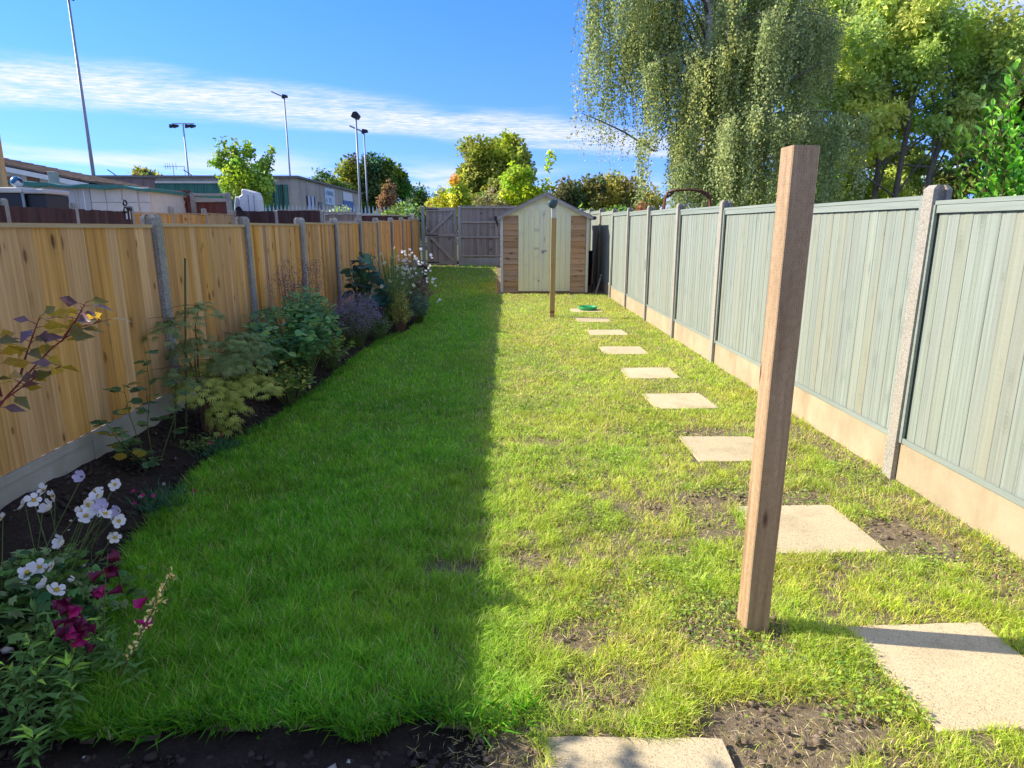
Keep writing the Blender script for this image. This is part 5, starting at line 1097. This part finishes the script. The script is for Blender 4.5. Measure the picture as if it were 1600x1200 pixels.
# 6. feathery maple and canes
def acer():
    rng = np.random.default_rng(16); R = random.Random(16); B = Vector((-2.37, 5.12, .04)); T = thing('feathery_maple', 'low feathery yellow green maple with a short twisted trunk in the bed', 'shrub', B); tk = MB(); P = []; D = []; cc = []
    for k in range(6):
        a = k*1.05; tk.tube([(math.cos(a)*.03, math.sin(a)*.03, -.03), (math.cos(a+.6)*.025, math.sin(a+.6)*.025, .15), (math.cos(a+1.3)*.03, math.sin(a+1.3)*.03, .33)], [.022, .018, .014], 6, False)
    tiers = [(.30, .02, .70, .24, 200), (.12, -.10, .52, .30, 240), (.36, .0, .50, .26, 230), (-.02, .02, .80, .22, 110), (.26, -.18, .36, .16, 110), (-.10, -.16, .98, .20, 60), (.02, .05, 1.06, .20, 50), (.30, .1, .82, .22, 140), (.10, .12, .62, .3, 140), (-.05, -.2, .62, .16, 60), (.24, -.22, .24, .10, 40)]
    for tx, ty, tz, r, n in tiers:
        c = Vector((tx, ty, tz)); tk.tube(limb_pts((0, 0, .30), c, R, .12, 4), [.012, .009, .007, .005, .003], 5, False)
        for i in range(6): tk.tube(limb_pts(c, c+Vector((R.gauss(0, r*.6), R.gauss(0, r*.6), R.uniform(-.08, .03))), R, .1, 3), [.004, .003, .002, .001], 4, False)
        a = rng.random(n)*6.283; q = rng.random(n)**.6*r; P.append(np.stack([tx+np.cos(a)*q, ty+np.sin(a)*q, tz-(q/r)**2*.12+rng.normal(0, .022, n)], 1)); D.append(np.stack([np.cos(a)+.2, np.sin(a)-.2, -.55-.5*(q/r)], 1)+rng.normal(size=(n, 3))*.25)
        lim = (.165, .185, .04) if tx > .05 and tz < .66 else (.085, .115, .04); cc.append(np.array(lim)*(1+rng.normal(size=(n, 1))*.2))
    P = np.concatenate(P); D = np.concatenate(D); cc = np.clip(np.concatenate(cc), .01, 1); n = len(P)
    stuff('foliage', leaf_geo(P, D, .064*(.7+.6*rng.random(n)), .9, cc, 'lobed', up=(0, 0, 1), flat=.7, rng=rng), 'leaf', T)
    stems_obj(tk, 'stem_brown', T, 'trunk')
acer()
def cane(label, a, b, r):
    a, b = Vector(a), Vector(b); n = 8; pts = [a.lerp(b, i/n) for i in range(n+1)]; m = MB()
    for i in range(n): m.tube([pts[i], pts[i].lerp(pts[i+1], .96), pts[i+1]], [r, r, r*1.18], 7, False)
    tag(link('bamboo_cane', m.mesh('bamboo_cane', M['cane'], 0, True, False)), label, 'cane')
cane('tall thin green cane leaning up beside the feathery maple', (-2.46, 4.92, .0), (-2.36, 5.05, 1.47), .0075); cane('shorter cane standing low in front of the feathery maple trunk', (-2.49, 4.78, .0), (-2.44, 4.85, .55), .007)
# 7-... border shrubs towards the shed
bushy('leafy_shrub', 'bushy dark green shrub with broad leaves in the middle of the bed', (-2.17, 6.95), .98, .46, 1.25, 130, 22, .085, .58, [(.055, .12, .045), (.075, .15, .05), (.045, .095, .045), (.10, .16, .05)], 71, cat='shrub', stem='stem_green', sr=.006)
bushy('low_shrub', 'low mixed green plant with yellowing leaves under the dark shrub', (-2.02, 6.15), .42, .26, .36, 34, 12, .055, .5, [(.08, .13, .03), (.12, .16, .035), (.2, .2, .04), (.06, .1, .03)], 72)
bushy('low_shrub', 'low green leafy plant between the dark shrub and the purple aster', (-2.0, 7.7), .5, .30, .45, 36, 13, .055, .5, [(.09, .14, .03), (.06, .11, .03), (.15, .18, .04)], 73)
T, tips = bushy('verbena', 'tall airy verbena with thin stalks and purple tufts against the fence', (-2.38, 7.9), 1.18, .16, .85, 70, 7, .03, .25, [(.10, .085, .05), (.07, .09, .035), (.12, .08, .06)], 74, kind='lance', dome=False, start=.45, sr=.003, stem='stem_brown', spread=3.)
rng = np.random.default_rng(3); tp = np.array([tuple(t) for t in tips]); tp = np.repeat(tp, 22, 0)+rng.normal(size=(len(tips)*22, 3))*[.03, .035, .03]
stuff('flower_tufts', leaf_geo(tp, rdir(len(tp), rng), .016, .6, palette(len(tp), [(.14, .08, .19), (.12, .09, .10), (.10, .08, .06), (.19, .11, .24)], .2, rng), 'kite', rng=rng), 'petal', T)
T, tips = bushy('purple_aster', 'grey green aster mound dusted with tiny lilac flowers', (-2.0, 9.1), .74, .36, .55, 120, 20, .035, .22, [(.085, .10, .06), (.06, .08, .045), (.11, .11, .09)], 75, kind='lance', sr=.003)
tp = np.array([tuple(t) for t in tips]); tp = np.repeat(tp, 26, 0)+rng.normal(size=(len(tips)*26, 3))*[.045, .05, .03]
stuff('flower_heads', leaf_geo(tp, rdir(len(tp), rng), .017, .9, palette(len(tp), [(.26, .20, .33), (.20, .17, .24), (.15, .13, .15), (.34, .25, .42)], .2, rng), 'kite', rng=rng), 'petal', T)
bushy('green_mound', 'dark low mound of foliage at the lawn edge beyond the aster', (-1.78, 9.75), .42, .24, .38, 60, 14, .045, .3, [(.05, .085, .03), (.075, .11, .035), (.04, .06, .03)], 76, kind='lance')
bushy('hollyhock', 'plant with big round dark blue green leaves against the fence', (-2.18, 10.5), 1.22, .22, .26, 14, 6, .165, .95, [(.035, .075, .05), (.045, .09, .055), (.028, .06, .045)], 77, kind='round', start=.45, sr=.010, dome=False, flat=.45, droop=-.3)
bushy('hollyhock', 'single stem with a large dark round leaf in the tall planting', (-1.83, 10.6), .80, .12, .12, 5, 5, .16, .95, [(.025, .055, .045), (.035, .07, .05)], 78, kind='round', start=.6, sr=.009, dome=False, flat=.3, droop=-.4)
T, tips = bushy('cosmos', 'tall fine leaved green plant with a few cream flowers', (-1.80, 11.2), 1.25, .40, .85, 170, 30, .075, .17, [(.10, .16, .04), (.13, .20, .05), (.075, .125, .035)], 79, kind='tuft', sr=.004, start=.2)
fm = petal_flower('flower', 6, .035, S('cream_petal').done((.72, .68, .42), .55, .2, None, 0., .3), .2)
for i, t in enumerate(tips[:16]): link('flower', fm, T, t, (rad(60), 0, i))
T, tips = bushy('tall_anemone', 'tall clump of small white anemone flowers near the rear gate', (-1.62, 12.4), 1.22, .34, .55, 46, 9, .07, .6, [(.07, .10, .035), (.055, .08, .03), (.10, .10, .06)], 80, kind='fold', start=.2, sr=.003, stem='stem_brown')
R = random.Random(4)
for i in range(72):
    t = Vector(R.choice(tips)); p = Vector((t.x*1.15+R.gauss(.06, .13), t.y+R.gauss(-.1, .18), min(1.45, t.z+R.uniform(-.35, .22)))); link('flower', an_set[i % 5], T, p, (rad(R.uniform(10, 110)), 0, R.uniform(-1, 1)), (R.uniform(.7, .98),)*3)
T, tips = bushy('pink_sedum', 'dusky pink flowering sedum at the lawn edge below the tall anemones', (-1.52, 13.0), .66, .22, .36, 44, 8, .05, .5, [(.10, .12, .07), (.07, .09, .05)], 81, sr=.004)
tp = np.array([tuple(t) for t in tips]); tp = np.repeat(tp, 30, 0)+rng.normal(size=(len(tips)*30, 3))*[.035, .04, .022]
stuff('flower_heads', leaf_geo(tp, rdir(len(tp), rng), .02, .8, palette(len(tp), [(.30, .12, .14), (.22, .12, .13), (.36, .18, .18)], .2, rng), 'kite', rng=rng), 'petal', T)
bushy('wispy_plant', 'wispy yellow green plant with straw coloured stalks at the lawn edge', (-1.58, 10.5), .72, .2, .34, 80, 16, .05, .22, [(.19, .22, .04), (.13, .17, .035), (.24, .22, .07)], 82, kind='lance', stem='stem_brown', sr=.004)
bushy('blue_green_mound', 'blue green low foliage beside the wispy plant near the lawn', (-1.40, 11.6), .55, .2, .6, 90, 16, .05, .4, [(.06, .095, .06), (.045, .075, .05), (.08, .11, .06)], 83)
bushy('border_plant', 'dense dark green border plants behind the tall anemones', (-2.1, 14.6), .85, .35, 1.3, 70, 14, .09, .5, [(.06, .10, .03), (.045, .08, .025), (.09, .12, .04)], 84)
bushy('border_plant', 'low green border plants at the far end of the bed', (-2.3, 18.2), .45, .25, 1.8, 60, 10, .08, .5, [(.06, .11, .03), (.08, .13, .03)], 85)
bushy('bedding_plant', 'small low weedy seedlings below the rose bush', (-2.28, 4.75), .10, .18, .22, 30, 7, .04, .3, [(.07, .11, .03), (.1, .13, .04)], 86, kind='lance', dome=False, sr=.002, start=.1)

# soil clods, pebbles and fallen petals on the bed
def scatter_rocks(name, n, xr, yr, size, mat, label, cat, seed, bedonly=True, dz=0.):
    rng = np.random.default_rng(seed); ico = bmesh.new(); bmesh.ops.create_icosphere(ico, subdivisions=1, radius=1.); tv = np.array([v.co[:] for v in ico.verts]); tf = np.array([[v.index for v in f.verts] for f in ico.faces]); ico.free()
    y = yr[0]+(yr[1]-yr[0])*rng.random(n)**1.7; x = xr[0]+(xr[1]-xr[0])*rng.random(n)
    if bedonly: k = (x < bed_edge(y)-.03) | ((y < 1.83) & (x < -.14))
    else: k = (bare(x, y) > .35) & ~in_slab(x, y, .02)
    x, y = x[k], y[k]; n = len(x); s_ = size*(.35+rng.random(n)**3*1.6)
    edge = np.clip((bed_edge(y)-x)/.35, 0, 1) if bedonly else 0
    z = gzv(y)+(bed_h(x, y)+.004 if bedonly else .0)+s_*.2+dz
    V = np.stack([x, y, z], 1)[:, None, :]+(tv[None]*(1+rng.normal(size=(n, len(tv), 1))*.18))*s_[:, None, None]*np.array([1, 1, .7])*(.7+.6*rng.random((n, 1, 3)))
    F = (tf[None]+(np.arange(n)*len(tv))[:, None, None]).reshape(-1, 3)
    o = link(name, np_mesh(name, V.reshape(-1, 3), F, M[mat], smooth=False)); tag(o, label, cat, kind='stuff')
scatter_rocks('soil_clods', 34000, (-2.64, 0), (1.2, 12), .011, 'clod', 'dark crumbly soil clods scattered over the flower bed', 'soil', 1)
scatter_rocks('bed_pebbles', 260, (-2.6, -.3), (1.3, 9), .014, 'pebble', 'small pale pebbles lying on the dark bed soil', 'pebbles', 2, dz=.012)
M['clod_brown'] = rough_mat('clod_brown', (.15, .105, .07), (.24, .18, .125), 20, 90, .004, objvar=.1)
scatter_rocks('earth_crumbs', 9000, (-.2, 2.68), (1.3, 7), .008, 'clod_brown', 'brown earth crumbs on the bare lawn patches', 'soil', 3, bedonly=False)

# ---------------------------------------------------------------- grass
def grass():
    rng = np.random.default_rng(99)
    N = 900000; y = 1.25*(23./1.25)**(rng.random(N)**1.0)           # log spacing: density falls as 1/distance
    keepp = np.clip(2.4/y, 0, 1)**.55
    x = XL+.2+(XR-XL-.22)*rng.random(N)
    k = rng.random(N) < keepp
    inv = (np.abs(x) < .87*y+.35); k &= inv
    x, y = x[k], y[k]
    edge_n = (vnoise(x, y, 7., 40, 2)-.5)*.14
    k = (x > bed_edge(y)+edge_n-.02) & ~((y < front_edge(x)-.04+.5*edge_n) & (x < -.1)) & ~in_slab(x, y, -.035*np.clip(vnoise(x, y, 9., 44, 2)-.35, 0, 1)*1.6) & (x < XR-.02)
    shed_ = (y > 16.45) & (x > -.02); k &= ~shed_; k &= y < 22.9
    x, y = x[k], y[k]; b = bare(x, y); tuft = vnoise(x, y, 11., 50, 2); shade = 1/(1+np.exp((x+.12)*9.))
    k = rng.random(len(x)) < np.clip(1-b*1.25, .015, 1)*np.clip(.45+(tuft-.28)*2.4+shade*.35+np.clip((y-4)/4, 0, .6), .15, 1); x, y, tuft, shade, b = x[k], y[k], tuft[k], shade[k], b[k]; n = len(x)
    big = vnoise(x, y, 1.7, 60, 3); near = np.clip((5.5-y)/3.5, 0, 1)
    h = .024+.020*rng.random(n)+.040*np.clip(tuft-.42, 0, 1)*2+shade*(.012+.040*near*(.4+.6*rng.random(n))*(.4+big*1.2))
    h += (rng.random(n) < .05)*.025*rng.random(n)+shade*near*.05*np.clip(tuft-.52, 0, 1)*2*rng.random(n); h *= np.clip(1.06-b*.5, .5, 1); h = np.clip(h, .015, .125)
    sl = in_slab(x, y, .05); h *= np.where(sl, .85, 1.)
    w = (.0019+.0014*rng.random(n))*np.clip(y/2.6, 1, 6)**.62*(1+.25*shade)
    az = rng.random(n)*6.283+(vnoise(x, y, 4., 70, 2)-.5)*5; lean = (.25+.85*rng.random(n))*np.where(shade > .5, .7, 1.05)*np.where(rng.random(n) < .18, 1.7, 1.)
    d = np.stack([np.cos(az), np.sin(az)], 1); s_ = np.stack([-d[:, 1], d[:, 0]], 1)
    # face blades loosely towards all directions
    tw = rng.normal(0, .8, n); s_ = s_*np.cos(tw)[:, None]+d*np.sin(tw)[:, None]
    z0 = gzv(y)-.004
    base = np.stack([x, y, z0], 1); V = np.zeros((n, 5, 3)); S3 = np.concatenate([s_, np.zeros((n, 1))], 1)
    def at(t): return base+np.stack([d[:, 0]*lean*h*t**1.8, d[:, 1]*lean*h*t**1.8, h*t*(1-.25*np.minimum(lean, 1.4)*t*t)], 1)
    p1 = at(.55); p2 = at(1.)
    V[:, 0] = base-S3*w[:, None]*.5; V[:, 1] = base+S3*w[:, None]*.5; V[:, 2] = p1-S3*w[:, None]*.46; V[:, 3] = p1+S3*w[:, None]*.46; V[:, 4] = p2
    o = (np.arange(n)*5)[:, None]; Q = o+np.array([[0, 1, 3, 2]]); T3 = o+np.array([[2, 3, 4]])
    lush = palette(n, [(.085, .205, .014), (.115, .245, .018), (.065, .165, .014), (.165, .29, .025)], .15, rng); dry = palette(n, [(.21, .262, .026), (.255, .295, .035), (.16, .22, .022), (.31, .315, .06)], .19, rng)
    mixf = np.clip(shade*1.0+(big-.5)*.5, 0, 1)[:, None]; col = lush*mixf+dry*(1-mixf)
    patch = vnoise(x, y, 1.1, 61, 3); patch2 = vnoise(x, y, 5.5, 62, 2); col = col*(.72+.42*patch+.30*patch2)[:, None]; col[:, 0] *= .78+.30*vnoise(x, y, 2.0, 63, 3)
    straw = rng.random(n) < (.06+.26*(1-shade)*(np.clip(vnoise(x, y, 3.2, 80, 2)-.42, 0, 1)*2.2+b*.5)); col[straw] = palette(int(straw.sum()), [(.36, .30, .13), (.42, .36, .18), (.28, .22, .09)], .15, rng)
    c5 = np.repeat(col[:, None, :], 5, 1); c5[:, :2] *= np.array([1.1, .95, 1.1]); c5 = c5.reshape(-1, 3)
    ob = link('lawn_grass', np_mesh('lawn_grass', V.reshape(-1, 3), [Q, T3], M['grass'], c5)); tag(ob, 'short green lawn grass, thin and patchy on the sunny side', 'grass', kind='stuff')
    print('grass blades', n)
    # fallen dry blades on the soil of the sunny side
    N = 30000; y = 1.5*(7/1.5)**rng.random(N); x = -.3+3.*rng.random(N); k = (np.abs(x) < .9*y+.3) & ~in_slab(x, y, .0) & (rng.random(N) < .25+.75*np.clip(bare(x, y)*2, 0, 1)) & (x < XR-.03); x, y = x[k], y[k]; n = len(x)
    P = np.stack([x, y, gzv(y)+.004+.012*rng.random(n)], 1); D = np.stack([rng.normal(size=n), rng.normal(size=n), rng.normal(size=n)*.15], 1)
    V, F, c = leaf_geo(P, D, .035*(.5+rng.random(n)), .05, palette(n, [(.34, .28, .14), (.25, .19, .09), (.42, .36, .20), (.2, .2, .06)], .2, rng), 'kite', rng=rng)
    tag(link('grass_thatch', np_mesh('grass_thatch', V, F, M['grass'], c)), 'dry straw coloured grass litter between the sunny lawn blades', 'grass', kind='stuff')
    # clover and small weeds
    N = 130000; y = 1.6*(11/1.6)**rng.random(N); x = -2.0+4.65*rng.random(N); cl = vnoise(x, y, 2.2, 90, 3)
    spot = np.zeros(N)
    for cx, cy, r in [(1.0, 2.9, .32), (.9, 2.55, .25), (.35, 4.55, .30), (.55, 4.3, .25), (1.25, 5.2, .28), (1.35, 1.95, .22), (1.2, 2.2, .2), (1.45, 4.0, .2), (2.25, 3.0, .2), (.55, 3.55, .22), (1.3, 5.9, .2), (.15, 5.2, .2), (1.05, 2.35, .16), (-.3, 3.3, .2), (1.4, 1.7, .2), (2.45, 4.3, .2)]: spot = np.maximum(spot, np.clip(1.2-np.hypot(x-cx, y-cy)/r, 0, 1))
    k = (rng.random(N) < np.clip((cl-.62)*4, 0, .55)*(x > -.2)+spot*.8+.012) & ~in_slab(x, y, -.01) & (x > bed_edge(y)) & (np.abs(x) < .88*y+.3) & (y > 1.9); x, y = x[k], y[k]; n = len(x)
    P = np.stack([x, y, gzv(y)+.010+.024*rng.random(n)], 1); D = np.stack([rng.normal(size=n), rng.normal(size=n), .15+.25*rng.random(n)], 1)
    V, F, c = leaf_geo(P, D, .0125*(.6+.8*rng.random(n))*np.clip(y/3, 1, 2)**.5, .85, palette(n, [(.095, .14, .02), (.12, .165, .025), (.15, .185, .035), (.065, .105, .018)], .2, rng), 'round', up=(0, 0, 1), flat=.6, rng=rng)
    tag(link('clover_weeds', np_mesh('clover_weeds', V, F, M['leaf'], c)), 'patches of small round leaved clover and weeds in the lawn', 'weeds', kind='stuff')
    # longer ragged tufts along the bed and soil edges
    N = 4600; t = rng.random(N)*.85; xf = -1.45+1.6*rng.random(N); xf = xf[(vnoise(xf, xf*0, 5., 33, 2)*1.6).argsort()] ; y = np.where(t < .55, 1.9+rng.random(N)**1.6*8.5, front_edge(xf)+.02+.03*rng.normal(size=N)); x = np.where(t < .55, np.interp(y, BED_Y, BED_X)+rng.normal(0, .03, N)+.02, xf)
    k = (t < .55) | (vnoise(x, y, 6., 34, 2) > .40); x, y, t = x[k], y[k], t[k]; N = len(x)
    P = np.stack([x, y, gzv(y)], 1); D = np.stack([np.where(t < .55, -.35, 0)+rng.normal(size=N)*.5, np.where(t < .55, 0, -.75)+rng.normal(size=N)*.45, np.full(N, .75)], 1)
    V, F, c = leaf_geo(P, D, np.where(t < .55, .05+.06*rng.random(N), .05+.11*rng.random(N)), .05, palette(N, [(.07, .18, .015), (.10, .23, .02), (.05, .14, .015)], .15, rng), 'lance', rng=rng)
    tag(link('edge_grass', np_mesh('edge_grass', V, F, M['grass'], c)), 'ragged longer grass overhanging the edge of the flower bed', 'grass', kind='stuff')
grass()
